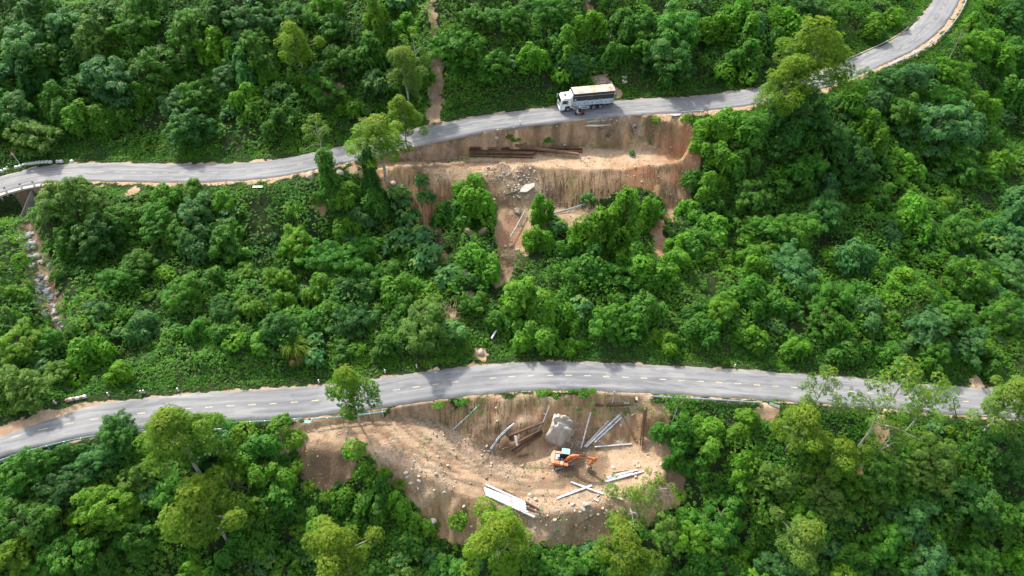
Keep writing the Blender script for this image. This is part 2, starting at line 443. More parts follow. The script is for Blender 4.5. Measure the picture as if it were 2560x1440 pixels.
def leaf_material(name, use_obj=True, base=(.05, .13, .03), yellow=(.30, .34, .03), trans=.42):
    m = bpy.data.materials.new(name); m.use_nodes = True; t = NT(m); p = t.pos()
    tint = t.attr('tint'); tip = t.attr('tip')
    if use_obj: c0 = t.node('ShaderNodeObjectInfo').outputs['Color']
    else:
        pn = t.math('ADD', t.math('MULTIPLY', t.noise(p, .09, 4, .6, .4), .6), t.math('MULTIPLY', t.noise(p, .5, 3, .6, .4), .4))
        c0 = t.ramp(pn, [(.33, (.034, .125, .020)), (.45, (.050, .175, .020)), (.55, (.076, .225, .018)), (.66, (.120, .255, .022))])
    if not use_obj: c0 = t.mix(t.mr(t.noise(p, .28, 4, .7), .60, .72, 0, .6), c0, (.15, .15, .04))
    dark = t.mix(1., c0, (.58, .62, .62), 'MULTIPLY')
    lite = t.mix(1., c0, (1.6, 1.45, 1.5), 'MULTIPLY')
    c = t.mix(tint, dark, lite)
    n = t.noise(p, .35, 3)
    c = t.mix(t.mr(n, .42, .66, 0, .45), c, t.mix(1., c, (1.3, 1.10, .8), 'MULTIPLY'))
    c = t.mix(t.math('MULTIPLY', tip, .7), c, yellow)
    t.link(c, t.b.inputs['Base Color'])
    t.b.inputs['Roughness'].default_value = .55
    t.b.inputs['Specular IOR Level'].default_value = .20
    tr = t.node('ShaderNodeBsdfTranslucent'); t.link(t.mix(1., c, (1.15, 1.55, .7), 'MULTIPLY'), tr.inputs['Color'])
    mx = t.node('ShaderNodeMixShader'); mx.inputs[0].default_value = trans
    t.link(t.b.outputs[0], mx.inputs[1]); t.link(tr.outputs[0], mx.inputs[2])
    t.link(mx.outputs[0], t.n['Material Output'].inputs['Surface'])
    return m
M = {}
M['earth'] = ground_material(); M['road'] = road_material()
M['leaf'] = leaf_material('tree_foliage'); M['under'] = leaf_material('undergrowth_foliage', False)
M['bark'] = worn('pale_bark', (.42, .39, .34), (.24, .21, .17), 3, .8, .9)
M['darkbark'] = worn('dark_bark', (.15, .11, .08), (.07, .05, .035), 3, .8, .95)
M['line'] = worn('line_paint', (.52, .44, .28), (.27, .26, .24), 2.2, 1., .8)
M['faint'] = worn('faded_line_paint', (.38, .34, .26), (.26, .25, .24), 2.2, 1., .8)
M['rock'] = worn('grey_rock', (.36, .325, .28), (.20, .17, .135), 1.1, .8, .95, 0, .5)
M['tanrock'] = worn('tan_rock', (.44, .36, .27), (.24, .18, .12), 1.1, .8, .95, 0, .5)
M['palerock'] = worn('pale_rock', (.50, .45, .38), (.31, .26, .20), 1.6, .7, .95, 0, .5)
M['concrete'] = worn('concrete', (.42, .39, .35), (.24, .21, .18), .8, .7, .9)
M['white'] = worn('white_paint', (.74, .74, .73), (.45, .43, .40), 2, .5, .55)
M['red'] = worn('red_paint', (.45, .07, .05), (.25, .05, .04), 3, .5, .6)
M['rust'] = worn('rusty_steel', (.13, .068, .042), (.055, .036, .03), .9, .8, .85)
M['rust2'] = worn('brown_steel', (.20, .115, .07), (.09, .055, .04), .9, .8, .85)
M['whitebeam'] = worn('white_coated_steel', (.56, .56, .57), (.34, .30, .26), 1.6, .85, .6)
M['galv'] = worn('galvanised_steel', (.50, .54, .56), (.30, .30, .29), 1.5, .6, .5, .2)
M['teal'] = worn('green_guardrail', (.30, .50, .47), (.30, .30, .27), 1.5, .6, .6)
M['black'] = mat('black_rubber', (.02, .02, .021), .85)
M['darkmetal'] = mat('dark_metal', (.045, .045, .05), .6, .2)
M['glass'] = mat('dark_glass', (.02, .025, .03), .12, 0, .6)
# ------------------------------------------------------------------ ground and roads
RUTS = [[(1015 - k * 22, 1022 + k * 7), (1075 - k * 24, 1070 + k * 9), (1140 - k * 18, 1122 + k * 11), (1215 - k * 10, 1160 + k * 12), (1300 - k * 4, 1192 + k * 11), (1400 + k * 5, 1205 + k * 9)] for k in (1.2, 1.9, 4.1)] + [[(1012, 1015), (1060, 1055), (1110, 1090), (1160, 1130), (1215, 1160), (1290, 1190), (1400, 1203)], [(870, 1085), (960, 1078), (1010, 1115), (1060, 1140), (1100, 1160), (1150, 1185)], [(1180, 1172), (1225, 1148), (1270, 1158), (1330, 1170), (1385, 1172)],
        [(1080, 1050), (1130, 1105), (1180, 1150), (1230, 1180)], [(1240, 1195), (1300, 1212), (1380, 1205), (1430, 1192)], [(980, 400), (1100, 402), (1250, 405)], [(1000, 415), (1150, 412)], [(1150, 1200), (1240, 1222), (1330, 1228)]]
def build_ground():
    ny, nx = XX.shape
    V = np.stack([XX, YY, ZZ], -1).reshape(-1, 3)
    idx = np.arange(ny * nx).reshape(ny, nx)
    F = np.stack([idx[:-1, :-1], idx[:-1, 1:], idx[1:, 1:], idx[1:, :-1]], -1).reshape(-1, 4)
    gy, gx = np.gradient(ZZ, GY, GX)
    steep = sst(.5, .95, np.hypot(gx, gy))
    br = bare_at(XX, YY)
    w = (fbm(XX / 2, YY / 2, 71, 3) - .5) * .8 + (fbm(XX / .75, YY / .75, 73, 2) - .5) * .7
    sh = np.maximum(sst(SHL - .25, SHL - .75, np.abs(DL) + w * 1.5 + .25 * (DL > 0)), sst(SHU + .3, SHU - .5, np.abs(DU) + w * 2.4 + .75 * (DU > 0)))
    b2 = np.maximum(br, sh)
    for (px, py, r) in [(1085, 285, 2.1), (1085, 95, 1.2), (1075, 20, 1.4), (330, 480, 1.8), (800, 505, 1.5), (700, 1105, 2.), (1170, 745, 1.6), (255, 290, 1.0), (350, 260, 1.0), (2150, 1170, 1.6), (1470, 20, 1.6), (740, 895, .8), (1100, 640, 1.6), (1920, 1030, 1.6), (195, 965, 1.8), (1505, 205, 2.0), (1556, 201, 1.1), (1542, 235, 1.0), (1270, 628, 2.0), (1176, 742, 1.0), (1205, 884, 1.2), (702, 1108, 1.5), (820, 222, 2.6), (1162, 690, 1.4), (1125, 790, 1.2), (2200, 1075, 1.8), (2440, 960, 1.5)]:
        c = cast(px, py); b2 = np.maximum(b2, sst(r * .8 + .5, r * .8 - .5, np.hypot(XX - c[0], YY - c[1]) + w * 2.5))
    c = np.array([cast(*p) for p in [(1075, -20), (1085, 60), (1080, 110), (1092, 170), (1095, 220), (1085, 300)]]); b2 = np.maximum(b2, sst(1.2, .4, line_dist(XX, YY, c) + w * 2.4))
    for pts, rr_ in (([(1292, 515), (1280, 580), (1270, 640), (1255, 700)], 1.5), ([(1640, 560), (1650, 620), (1648, 670)], 1.2), ([(1095, 560), (1088, 640)], 1.3)):
        c = np.array([cast(*p) for p in pts]); b2 = np.maximum(b2, sst(rr_ + .5, rr_ - .4, line_dist(XX, YY, c) + w * 2))
    c = np.array([cast(*p) for p in [(60, 500), (80, 590), (98, 650), (112, 720), (135, 780), (165, 815)]])
    b2 = np.maximum(b2, sst(1.3, .5, line_dist(XX, YY, c) + w * 2.4))
    # gravel: the slope under the upper bench, the ramp, tracks
    g = np.zeros_like(ZZ)
    for pts, r in [([(1240, 425), (1300, 455), (1320, 480)], 3.2), ([(1030, 1020), (1110, 1085), (1200, 1140), (1280, 1180)], 1.8), ([(1600, 330), (1590, 390)], 1.0), ([(1240, 330), (1180, 345)], 1.),
                   ([(1480, 305), (1560, 300)], .8), ([(1440, 1100), (1400, 1125)], 2.), ([(980, 1150), (1080, 1215)], 2.4), ([(1300, 1300), (1500, 1290)], 3.), ([(1335, 560), (1360, 470)], .7), ([(70, 580), (98, 650), (112, 720), (160, 815)], 1.5), ([(1600, 985), (1560, 1010)], 2.), ([(1085, 240), (1092, 160)], 1.1), ([(1000, 380), (1120, 352)], 1.4)]:
        L = np.array([cast(*p) for p in pts]); g = np.maximum(g, sst(r + .9, r - .6, line_dist(XX, YY, L) + w * 1.8))
        b2 = np.maximum(b2, g * (line_dist(XX, YY, L) < r + 1))
    c1 = np.array([cast(*p) for p in [(1352, 432), (1560, 428), (1600, 560), (1340, 600)]]); c2 = np.array([cast(*p) for p in [(1560, 430), (1720, 420), (1720, 560), (1600, 560)]]); c3 = np.array([cast(*p) for p in [(1060, 1012), (1330, 990), (1330, 1120), (1160, 1100)]])
    c4 = np.array([cast(*p) for p in [(1000, 430), (1120, 430), (1120, 640), (1050, 620)]])
    mud = sst(.45, .62, fbm(XX / 2.7, YY / 2.7, 77, 3))
    rl_ = steep * np.maximum.reduce([sst(.8, -.5, sdf(XX, YY, c1) + w), .55 * sst(.8, -.5, sdf(XX, YY, c2) + w), .6 * sst(.8, -.5, sdf(XX, YY, c3) + w), .7 * sst(.8, -.5, sdf(XX, YY, c4) + w)])
    dark_soil = .8 * (YY > 88) * steep * sst(.47, .60, fbm(XX / 2.2, YY / 5, 77, 3))  # dark brown streaks give the steep upper face more contrast
    for (px, py, r) in [(1268, 660, 2.4), (1290, 545, 1.8), (1092, 600, 2.0)]:
        c = cast(px, py); dark_soil = np.maximum(dark_soil, .8 * sst(r + 1, r - 1, np.hypot(XX - c[0], YY - c[1]) + w * 3))  # darker wet mud on the debris strips
    c = np.array([cast(*p) for p in [(60, 500), (80, 590), (98, 650), (112, 720), (135, 780), (165, 815)]]); dark_soil = np.maximum(dark_soil, .9 * sst(3, 1.5, line_dist(XX, YY, c)))  # wet bed of the left gully
    c = np.array([cast(*p) for p in [(1080, 110), (1092, 170), (1090, 240)]]); dark_soil = np.maximum(dark_soil, .7 * sst(2, 1, line_dist(XX, YY, c)))
    red = np.zeros_like(ZZ)
    for (px, py, r) in [(1722, 370, 5.), (1715, 430, 4.), (1640, 540, 5), (1085, 520, 4), (1600, 445, 4), (1275, 600, 3.5), (1650, 620, 2.5)]:
        c = cast(px, py); red = np.maximum(red, sst(r + 1, r - 2.5, np.hypot(XX - c[0], YY - c[1]) + w * 4))
    for (px, py, r) in [(1450, 1160, 4.2), (1240, 1105, 3.), (820, 1170, 4), (1690, 1190, 2.5)]:
        c = cast(px, py); dark_soil = np.maximum(dark_soil, sst(r + 1, r - 1.5, np.hypot(XX - c[0], YY - c[1]) + w * 3))  # darker round patches on the lower bare earth
    rut = np.zeros_like(ZZ)
    for pts in RUTS:
        L = np.array([cast(*p) for p in pts])
        for off in (0,):
            rut = np.maximum(rut, sst(.40, .1, line_dist(XX, YY, L) + w * .35))
    ZZ[...] -= .13 * rut * (np.abs(DL) > SHL + .3)
    V[:, 2] = ZZ.ravel()
    global BGRID, GRAV
    BGRID = b2; GRAV = g
    o = mesh_np('ground', V, F, (M['earth'],), dict(bare=b2, steep=steep * (1 - .5 * sh), gravel=g, dark_soil=dark_soil, rut=rut, rilled=rl_, red=red), True)
    tag(o, 'steep hillside of brown earth', kind='structure')
build_ground()
def grid_at(G, x, y):
    i = np.clip(np.searchsorted(GX, x) - 1, 0, len(GX) - 2); j = np.clip(np.searchsorted(GY, y) - 1, 0, len(GY) - 2)
    return G[j, i]

def build_road(rd, LXs, hw, lab, dashes, solid, x0, x1):
    xs = np.arange(x0, x1, .5); y, z, c = rd(xs)
    tx = np.gradient(xs); ty = np.gradient(y); L = np.hypot(tx, ty); tx /= L; ty /= L
    s = np.concatenate([[0], np.cumsum(np.hypot(np.diff(xs), np.diff(y)))])
    lats = np.array([-hw, -hw, -hw * .66, -hw * .33, 0, hw * .33, hw * .66, hw, hw])
    zo = np.array([-.3, .02, .035, .05, .055, .05, .035, .02, -.3])
    wob = np.stack([(fbm(s / 2.0, s * 0 + 5, 81 + k, 3) - .5) * .5 for k in (0, 1)], 1)
    V = []; lat = []; al = []
    for j, l in enumerate(lats):
        ll = l + (wob[:, 0] if j < 2 else wob[:, 1] if j > 6 else 0)
        V.append(np.stack([xs - ty * ll, y + tx * ll, z + zo[j]], 1)); lat.append(np.full(len(xs), l)); al.append(s)
    V = np.stack(V, 1); n, k = V.shape[:2]; idx = np.arange(n * k).reshape(n, k)
    F = np.stack([idx[:-1, :-1], idx[1:, :-1], idx[1:, 1:], idx[:-1, 1:]], -1).reshape(-1, 4)
    o = mesh_np('road', V.reshape(-1, 3), F, (M['road'],), dict(lat=np.stack(lat, 1), along=np.stack(al, 1)), False)
    tag(o, lab, kind='structure')
    # centre line, laid 4 mm over the crown of the road
    VV = []; FF = []
    def strip(sa, sb):
        q = np.linspace(sa, sb, max(2, int((sb - sa) / .5) + 1))
        X = np.interp(q, s, xs); Y = np.interp(q, s, y); Z = np.interp(q, s, z) + .062
        TX = np.interp(q, s, tx); TY = np.interp(q, s, ty); h = .085
        b = len(VV)
        for i in range(len(q)):
            VV.append((X[i] + TY[i] * h, Y[i] - TX[i] * h, Z[i])); VV.append((X[i] - TY[i] * h, Y[i] + TX[i] * h, Z[i]))
        for i in range(len(q) - 1): FF.append((b + 2 * i, b + 2 * i + 2, b + 2 * i + 3, b + 2 * i + 1))
    sol = [tuple(np.interp(v, xs, s) for v in ab) for ab in solid]
    for a, b in sol: strip(a, b)
    sa = s[0] + dashes
    while sa < s[-1] - 1.2:
        if not any(a - 1 < sa < b + .5 for a, b in sol) and random.random() > .03: strip(sa, sa + 1.05)
        sa += 3.0
    tag(mesh_np('lane_marking', VV, FF, (M['line' if LXs is LX else 'faint'],), parent=o), kind='structure')
    return o
build_road(road_l, LX, HWL, 'lower mountain road with yellow centre dashes', .4, [], -150, 160)
sx = [at_z(-60, 480, 12.8)[0], at_z(232, 430, 13.6)[0]]
build_road(road_u, UX, HWU, 'upper mountain road climbing to the bend at top right', 1.4, [sx], -160, 175)
# ------------------------------------------------------------------ foliage builders
def nrm(v): return v / (np.linalg.norm(v, axis=-1, keepdims=True) + 1e-9)
def rosettes(C, A, size, k, tint, tip, g, elev=.35, wid=.36, droop=.25, fold=.10):
    """k leaves round every sprig centre C with axis A; one kite of four points each"""
    n = len(C)
    ref = np.where(np.abs(A[:, 2:3]) < .9, np.array([[0, 0, 1.]]), np.array([[1., 0, 0]]))
    U = nrm(np.cross(A, ref)); Wv = np.cross(A, U)
    ph = g.uniform(0, 6.28, (n, 1)) + np.arange(k)[None] * 6.283 / k + g.normal(0, .25, (n, k))
    el = elev + g.normal(0, .28, (n, k))
    D = (U[:, None] * np.cos(ph)[..., None] + Wv[:, None] * np.sin(ph)[..., None]) * np.cos(el)[..., None] + A[:, None] * np.sin(el)[..., None]
    T = nrm(np.cross(np.broadcast_to(A[:, None], D.shape), D))
    L = (size[:, None] if np.ndim(size) else size) * g.uniform(.7, 1.25, (n, k))
    L = L[..., None]
    b = C[:, None] + D * L * .06
    m = C[:, None] + D * L * .5 + A[:, None] * L * fold
    e = C[:, None] + D * L; e[..., 2] -= (L[..., 0] * droop)
    V = np.stack([b, m + T * L * wid, e, m - T * L * wid], 2).reshape(-1, 3)
    F = np.arange(n * k * 4).reshape(-1, 4)
    tt = np.clip(np.repeat(tint, k * 4) + np.repeat(g.normal(0, .08, n * k), 4), 0, 1)
    return V, F, tt, np.repeat(tip, k * 4)
def merge(parts):
    V = []; F = []; T = []; P = []; o = 0
    for v, f, t, p in parts:
        V.append(v); F.append(f + o); T.append(t); P.append(p); o += len(v)
    return np.concatenate(V), np.concatenate(F), np.concatenate(T), np.concatenate(P)
def lobed(lobes, dens, size, k, g, up=.5, low=.25, lump=.16, tipk=1., hz=None, **kw):
    parts = []
    Cs = np.array([l[0] for l in lobes], float); Rs = np.array([l[1] for l in lobes], float)
    for i in range(len(lobes)):
        c, r = Cs[i], Rs[i]
        n = int(dens * 4 * math.pi * (np.prod(r) ** (2 / 3.)))
        d = nrm(g.normal(size=(n, 3)))
        d = d[(d[:, 2] > -.15) | (g.random(n) < low)]
        s = 1 + lump * 2 * (fbm(d[:, 0] * 3 + i * 7, d[:, 1] * 3 + d[:, 2] * 3, 5 + i, 2) - .5)
        inn = g.random(len(d)); rad = np.where(inn < .25, g.uniform(.62, .95, len(d)), g.normal(1, .035, len(d)))
        P = c + d * r * (s * rad)[:, None]
        keep = np.ones(len(P), bool)
        for j in range(len(lobes)):
            if j != i: keep &= np.linalg.norm((P - Cs[j]) / Rs[j], axis=1) > .7
        P = P[keep]; d = d[keep]
        if not len(P): continue
        A = nrm(nrm(d / r) * .75 + np.array([0, 0, up]) + g.normal(0, .22, P.shape))
        lt = g.random()
        tint = np.clip(.45 * lt + .55 * g.random(len(P)), 0, 1)
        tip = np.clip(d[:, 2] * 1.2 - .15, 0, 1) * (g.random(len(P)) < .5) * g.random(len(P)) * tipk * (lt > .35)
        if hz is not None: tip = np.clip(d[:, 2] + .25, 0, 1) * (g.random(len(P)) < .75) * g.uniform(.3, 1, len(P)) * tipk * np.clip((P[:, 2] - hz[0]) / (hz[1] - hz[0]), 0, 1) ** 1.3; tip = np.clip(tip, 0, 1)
        parts.append(rosettes(P, A, g.uniform(.8, 1.2, len(P)) * size, k, tint, tip, g, **kw))
    return merge(parts)
def strands(tops, drop, g, size, step=.17, flare=.18):
    """vine curtains: leaves one under another down from the top points"""
    C = []; A = []; T = []
    for (p, out) in tops:
        n = int(drop * g.uniform(.4, 1) / step); q = np.array(p, float); t0 = g.random()
        for j in range(n):
            q = q + np.array([out[0] * flare * step * 2 + g.normal(0, .04), out[1] * flare * step * 2 + g.normal(0, .04), -step])
            if q[2] < .1: break
            C.append(q + g.normal(0, .07, 3)); A.append(np.array([out[0], out[1], .55]) + g.normal(0, .25, 3)); T.append(np.clip(t0 * .6 + g.random() * .4, 0, 1))
    C = np.array(C); A = nrm(np.array(A)); T = np.array(T)
    return rosettes(C, A, g.uniform(.8, 1.2, len(C)) * size, 4, T, np.zeros(len(C)), g, elev=.1, wid=.42, droop=.35)

LEAFMESH = {}
def trunk_mb(path, r0, r1, limbs, n=7):
    m = MB(); k = len(path)
    m.tube(path, [r0 + (r1 - r0) * i / (k - 1) for i in range(k)], n)
    for (a, b, r) in limbs:
        a = Vector(a); b = Vector(b); c = a.lerp(b, .5) + Vector((0, 0, .12 * (b - a).length))
        m.tube([a, c, b], [r, r * .7, r * .3], 5)
    return m
def make_tree(kind, seed):
    g = np.random.default_rng(seed); rr = random.Random(seed)
    name = {'broad': 'broadleaf_tree', 'vine': 'vine_draped_tree', 'acacia': 'acacia_tree', 'large': 'large_leaf_shrub', 'bush': 'leafy_bush', 'tuft': 'tall_grass_clump', 'column': 'vine_covered_trunk', 'thin': 'slender_tree'}[kind]
    root = empty(name)
    if kind == 'broad':
        lobes = []; ax = rr.uniform(.75, 1.25); ph = rr.uniform(0, 6)
        for i in range(78):
            a = rr.uniform(0, 6.283); el = math.asin(rr.uniform(-.25, 1)); env = (1 + .32 * math.sin(2 * a + ph) * math.cos(el) + .22 * math.sin(5 * a + 3 * el + ph)) * rr.uniform(.62, 1.08)
            q = rr.uniform(.28, .62); lobes.append(((2.55 * env * math.cos(a) * math.cos(el) * ax, 2.55 * env * math.sin(a) * math.cos(el) / ax, 2.7 + 2.5 * env * math.sin(el)), (q, q, q * rr.uniform(.6, 1.1))))
        for i in range(16):
            a = rr.uniform(0, 6.28); e = rr.uniform(1.4, 2.8); q = rr.uniform(.4, .8); lobes.append(((e * math.cos(a), e * math.sin(a), rr.uniform(.3, 1.8)), (q, q, q)))
        d = lobed(lobes, 10.5, .31, 6, g, up=.55, low=.15, elev=.15, droop=.4, wid=.22, tipk=.5)
        path = [(0, 0, -.8), (.1, 0, 1.2), (-.05, .1, 2.6), (0, 0, 4)]; limbs = [((0, 0, 2.2 + .2 * i), (l[0][0] * .8, l[0][1] * .8, l[0][2] - .2), .09) for i, l in enumerate(lobes[1:9])]
        tk = trunk_mb(path, .2, .08, limbs); R0, HC, H = 3.1, 3.2, 5.9
    elif kind == 'vine':
        lobes = []; tops = []
        peaks = [(0, 0, rr.uniform(4.6, 5.8))] + [(rr.uniform(.9, 2.2) * math.cos(a0), rr.uniform(.9, 2.2) * math.sin(a0), rr.uniform(2.0, 4.9)) for a0 in (rr.uniform(0, 1.5), rr.uniform(1.7, 3), rr.uniform(3.2, 4.5), rr.uniform(4.7, 6.2))]
        for (x, y, z) in peaks:
            r = rr.uniform(.3, .7)
            while z > .1:
                for _ in range(2 + int(r * 3)):
                    a = rr.uniform(0, 6.28); q = rr.uniform(.25, .6); lobes.append(((x + r * rr.uniform(.4, 1.1) * math.cos(a), y + r * rr.uniform(.4, 1.1) * math.sin(a), z + rr.uniform(-.3, .3)), (q, q, q * 1.2)))
                z -= .42; r = min(r * rr.uniform(.98, 1.16), 1.5); x += rr.uniform(-.12, .12); y += rr.uniform(-.12, .12)
        for i in range(230):
            l = rr.choice(lobes); a = rr.uniform(0, 6.28)
            tops.append(((l[0][0] + l[1][0] * math.cos(a), l[0][1] + l[1][0] * math.sin(a), l[0][2] + l[1][2] * .35), (math.cos(a), math.sin(a))))
        d = merge([lobed(lobes, 9.5, .22, 5, g, up=.55, low=.3, lump=.2, elev=.2, wid=.38, droop=.3, tipk=.5), strands(tops, 2.2, g, .21)])
        path = [(0, 0, -.8), (.05, 0, 2), (0, .1, 4), (0, 0, 5.2)]; tk = trunk_mb(path, .18, .07, [((0, 0, 3), (.9, .3, 4.2), .06), ((0, 0, 3.4), (-.8, -.3, 4.6), .06)]); R0, HC, H = 2.5, 2.9, 6.3
    elif kind == 'column':
        lobes = []; tops = []; z = 8.6
        while z > .1:
            r = .62 + (8.6 - z) * .04 + .28 * math.sin(z * 1.5 + seed)
            for _ in range(5): a = rr.uniform(0, 6.28); q = rr.uniform(.25, .55); lobes.append(((r * math.cos(a) * rr.uniform(.3, 1), r * math.sin(a) * rr.uniform(.3, 1), z + rr.uniform(-.3, .3)), (q, q, q * 1.5)))
            z -= .42
        for i in range(160): l = rr.choice(lobes); a = rr.uniform(0, 6.28); tops.append(((l[0][0] + l[1][0] * math.cos(a), l[0][1] + l[1][0] * math.sin(a), l[0][2]), (math.cos(a), math.sin(a))))
        d = merge([lobed(lobes, 11, .20, 5, g, up=.4, low=.4, lump=.2, elev=.2, wid=.38, droop=.3, tipk=.3), strands(tops, 2.2, g, .2, flare=.1)])
        tk = trunk_mb([(0, 0, -1), (.05, 0, 3), (0, .1, 6), (0, 0, 8.4)], .22, .1, [((0, 0, 6.4), (1.6, .2, 7.6), .07), ((0, 0, 5.4), (-1.5, .3, 6.6), .07)]); R0, HC, H = 1.3, 4.3, 8.8
    elif kind in ('acacia', 'thin'):
        lobes = []
        nl = 34 if kind == 'acacia' else 20; ph = rr.uniform(0, 6)
        for i in range(nl):
            a = i * 2.4 + rr.uniform(-.5, .5); f = i / (nl - 1); z = 9.0 - f * 4.9; d = (.3 + 2.35 * math.sin(min(f * 2.2, 1.9))) * rr.uniform(.45, 1.08) * (1 + .25 * math.sin(3 * a + ph))
            s = rr.uniform(.45, 1.05) * (.75 if kind == 'thin' else 1.0)
            lobes.append(((d * math.cos(a), d * math.sin(a), z + rr.uniform(-.5, .5)), (s, s, s * rr.uniform(.7, 1.0))))
        d = lobed(lobes, 30 if kind == 'acacia' else 17, .165, 5, g, up=.7, low=.6, lump=.35, tipk=1.6, hz=(5.2, 9.4), elev=.35, wid=.24, droop=.2)
        path = [(0, 0, -1), (.12, .05, 2), (-.1, .1, 4.2), (.1, 0, 6.2), (0, 0, 8.2)]; kk = 1 if kind == 'acacia' else .6
        limbs = [((0, 0, 3.0 + 4.4 * (1 - (i + 1) / nl)), (l[0][0] * .9, l[0][1] * .9, l[0][2] - .2), .085 * kk) for i, l in enumerate(lobes) if i % 3 == 0]
        tk = trunk_mb(path, .17 * kk, .05 * kk, limbs); R0, HC, H = 3.0, 6.6, 9.8
    elif kind == 'large':
        lobes = [((0, 0, 1.7), (1.0, 1.0, .8))] + [((1.1 * math.cos(a), 1.1 * math.sin(a), rr.uniform(.7, 1.4)), (rr.uniform(.55, .85),) * 3) for a in (0, 1.3, 2.5, 3.8, 5)]
        d = lobed(lobes, 3.2, .52, 6, g, up=.9, elev=.05, wid=.33, droop=.35)
        tk = trunk_mb([(0, 0, -.6), (0, .05, .8), (0, 0, 1.6)], .1, .05, [((0, 0, .6), (l[0][0] * .7, l[0][1] * .7, l[0][2]), .04) for l in lobes[1:]]); R0, HC, H = 1.75, 1.3, 2.6
    elif kind == 'bush':
        lobes = [((0, 0, 1.0), (1.1, 1.1, .95))] + [((rr.uniform(.7, 1.2) * math.cos(a), rr.uniform(.7, 1.2) * math.sin(a), rr.uniform(.45, 1.1)), (rr.uniform(.5, .85),) * 3) for a in (0, 1., 2., 3.1, 4.2, 5.2)]
        d = lobed(lobes, 11, .24, 5, g, up=.5, elev=.2, wid=.38, droop=.3)
        tk = trunk_mb([(0, 0, -.5), (0, .05, .5), (0, 0, 1.1)], .07, .03, [((0, 0, .3), (l[0][0] * .7, l[0][1] * .7, l[0][2]), .03) for l in lobes[1:]]); R0, HC, H = 1.7, .9, 2.0
    elif kind == 'tuft':
        n = 260; a = g.uniform(0, 6.28, n); s = g.uniform(.5, 1.6, n); h = g.uniform(.7, 1.7, n)
        V = []; F = []
        for i in range(n):
            dx, dy = math.cos(a[i]), math.sin(a[i]); w = .035
            for j, (t, zz) in enumerate(((0, 0), (.3, .75), (.7, 1.0), (1.0, .62))):
                ww = w * (1 - t * .8)
                V.append((dx * s[i] * t - dy * ww, dy * s[i] * t + dx * ww, h[i] * zz)); V.append((dx * s[i] * t + dy * ww, dy * s[i] * t - dx * ww, h[i] * zz))
            for j in range(3): b = i * 8 + j * 2; F.append((b, b + 1, b + 3, b + 2))
        V = np.array(V); d = (V, np.array(F), np.repeat(g.random(n), 8), np.repeat(g.random(n) * .6, 8)); tk = None; R0, HC, H = 1.4, .8, 1.6
    mesh_name = 'blades' if kind == 'tuft' else 'crown'
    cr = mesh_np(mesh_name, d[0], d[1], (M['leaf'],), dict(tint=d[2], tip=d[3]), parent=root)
    if tk: tk.build('trunk', M['bark'] if kind in ('acacia', 'thin') else M['darkbark'], root)
    root['_r'] = R0; root['_hc'] = HC; root['_h'] = H
    return root
PROTO = {k: [make_tree(k, 100 + 13 * i + 7 * len(k)) for i in range(n)] for k, n in (('broad', 5), ('vine', 4), ('acacia', 4), ('thin', 3), ('large', 2), ('bush', 3), ('tuft', 1), ('column', 2))}
DIM = {k: (v[0]['_r'], v[0]['_hc'], v[0]['_h']) for k, v in PROTO.items()}
for v in PROTO.values():
    for o in v:
        for q in ('_r', '_hc', '_h'): del o[q]
USED = set()
COLS = {'dark green': (.038, .138, .022), 'mid green': (.058, .192, .020), 'bright green': (.095, .255, .018), 'yellow green': (.115, .240, .019), 'bluish green': (.066, .195, .055), 'olive green': (.105, .215, .034), 'straw brown': (.26, .19, .08)}
PLANTS = []     # root, kind, colour, crown centre px, crown radius px
def plant(kind, colour, pos, scale, zs=1., px=None, rpx=None, tilt=(0, 0), var=None, note=None):
    ps = PROTO[kind]; i = (random.randrange(len(ps)) if var is None else var % len(ps)); p = ps[i]
    if (kind, i) in USED: o = copy_tree(p)
    else: o = p; USED.add((kind, i))
    o.location = pos; o.rotation_euler = (tilt[0], tilt[1], random.uniform(0, 6.28)); q = random.uniform(.86, 1.14); o.scale = (scale * q, scale / q, scale * zs)
    c = COLS[colour]; f = random.uniform(.84, 1.18); h = random.uniform(.9, 1.12)
    for ch in o.children:
        if ch.name.startswith(('crown', 'blades')): ch.color = (c[0] * f * h, c[1] * f, c[2] * f * random.uniform(.85, 1.15), 1)
    PLANTS.append(dict(o=o, kind=kind, col=colour, px=px, r=rpx, note=note, tall=zs))
    return o
def by_px(kind, colour, cx, cy, rp, hs=1., **k):
    """plant whose crown shows centred at photo point cx, cy with radius rp"""
    R0, HC, H = DIM[kind]; dist = 118.
    for _ in range(4):
        s = rp / (FPX / dist) / R0; p = cast(cx, cy, HC * s * hs); dist = float(to_px(p + np.array([0, 0, HC * s * hs]))[0, 2])
    p[2] = ground(p[0], p[1])
    return plant(kind, colour, p, s, hs, px=(cx, cy), rpx=rp, **k)
B, V_, A_, T_, L_, U_ = 'broad', 'vine', 'acacia', 'thin', 'large', 'bush'
DG, MG, BG, YG, BL, OG = 'dark green', 'mid green', 'bright green', 'yellow green', 'bluish green', 'olive green'
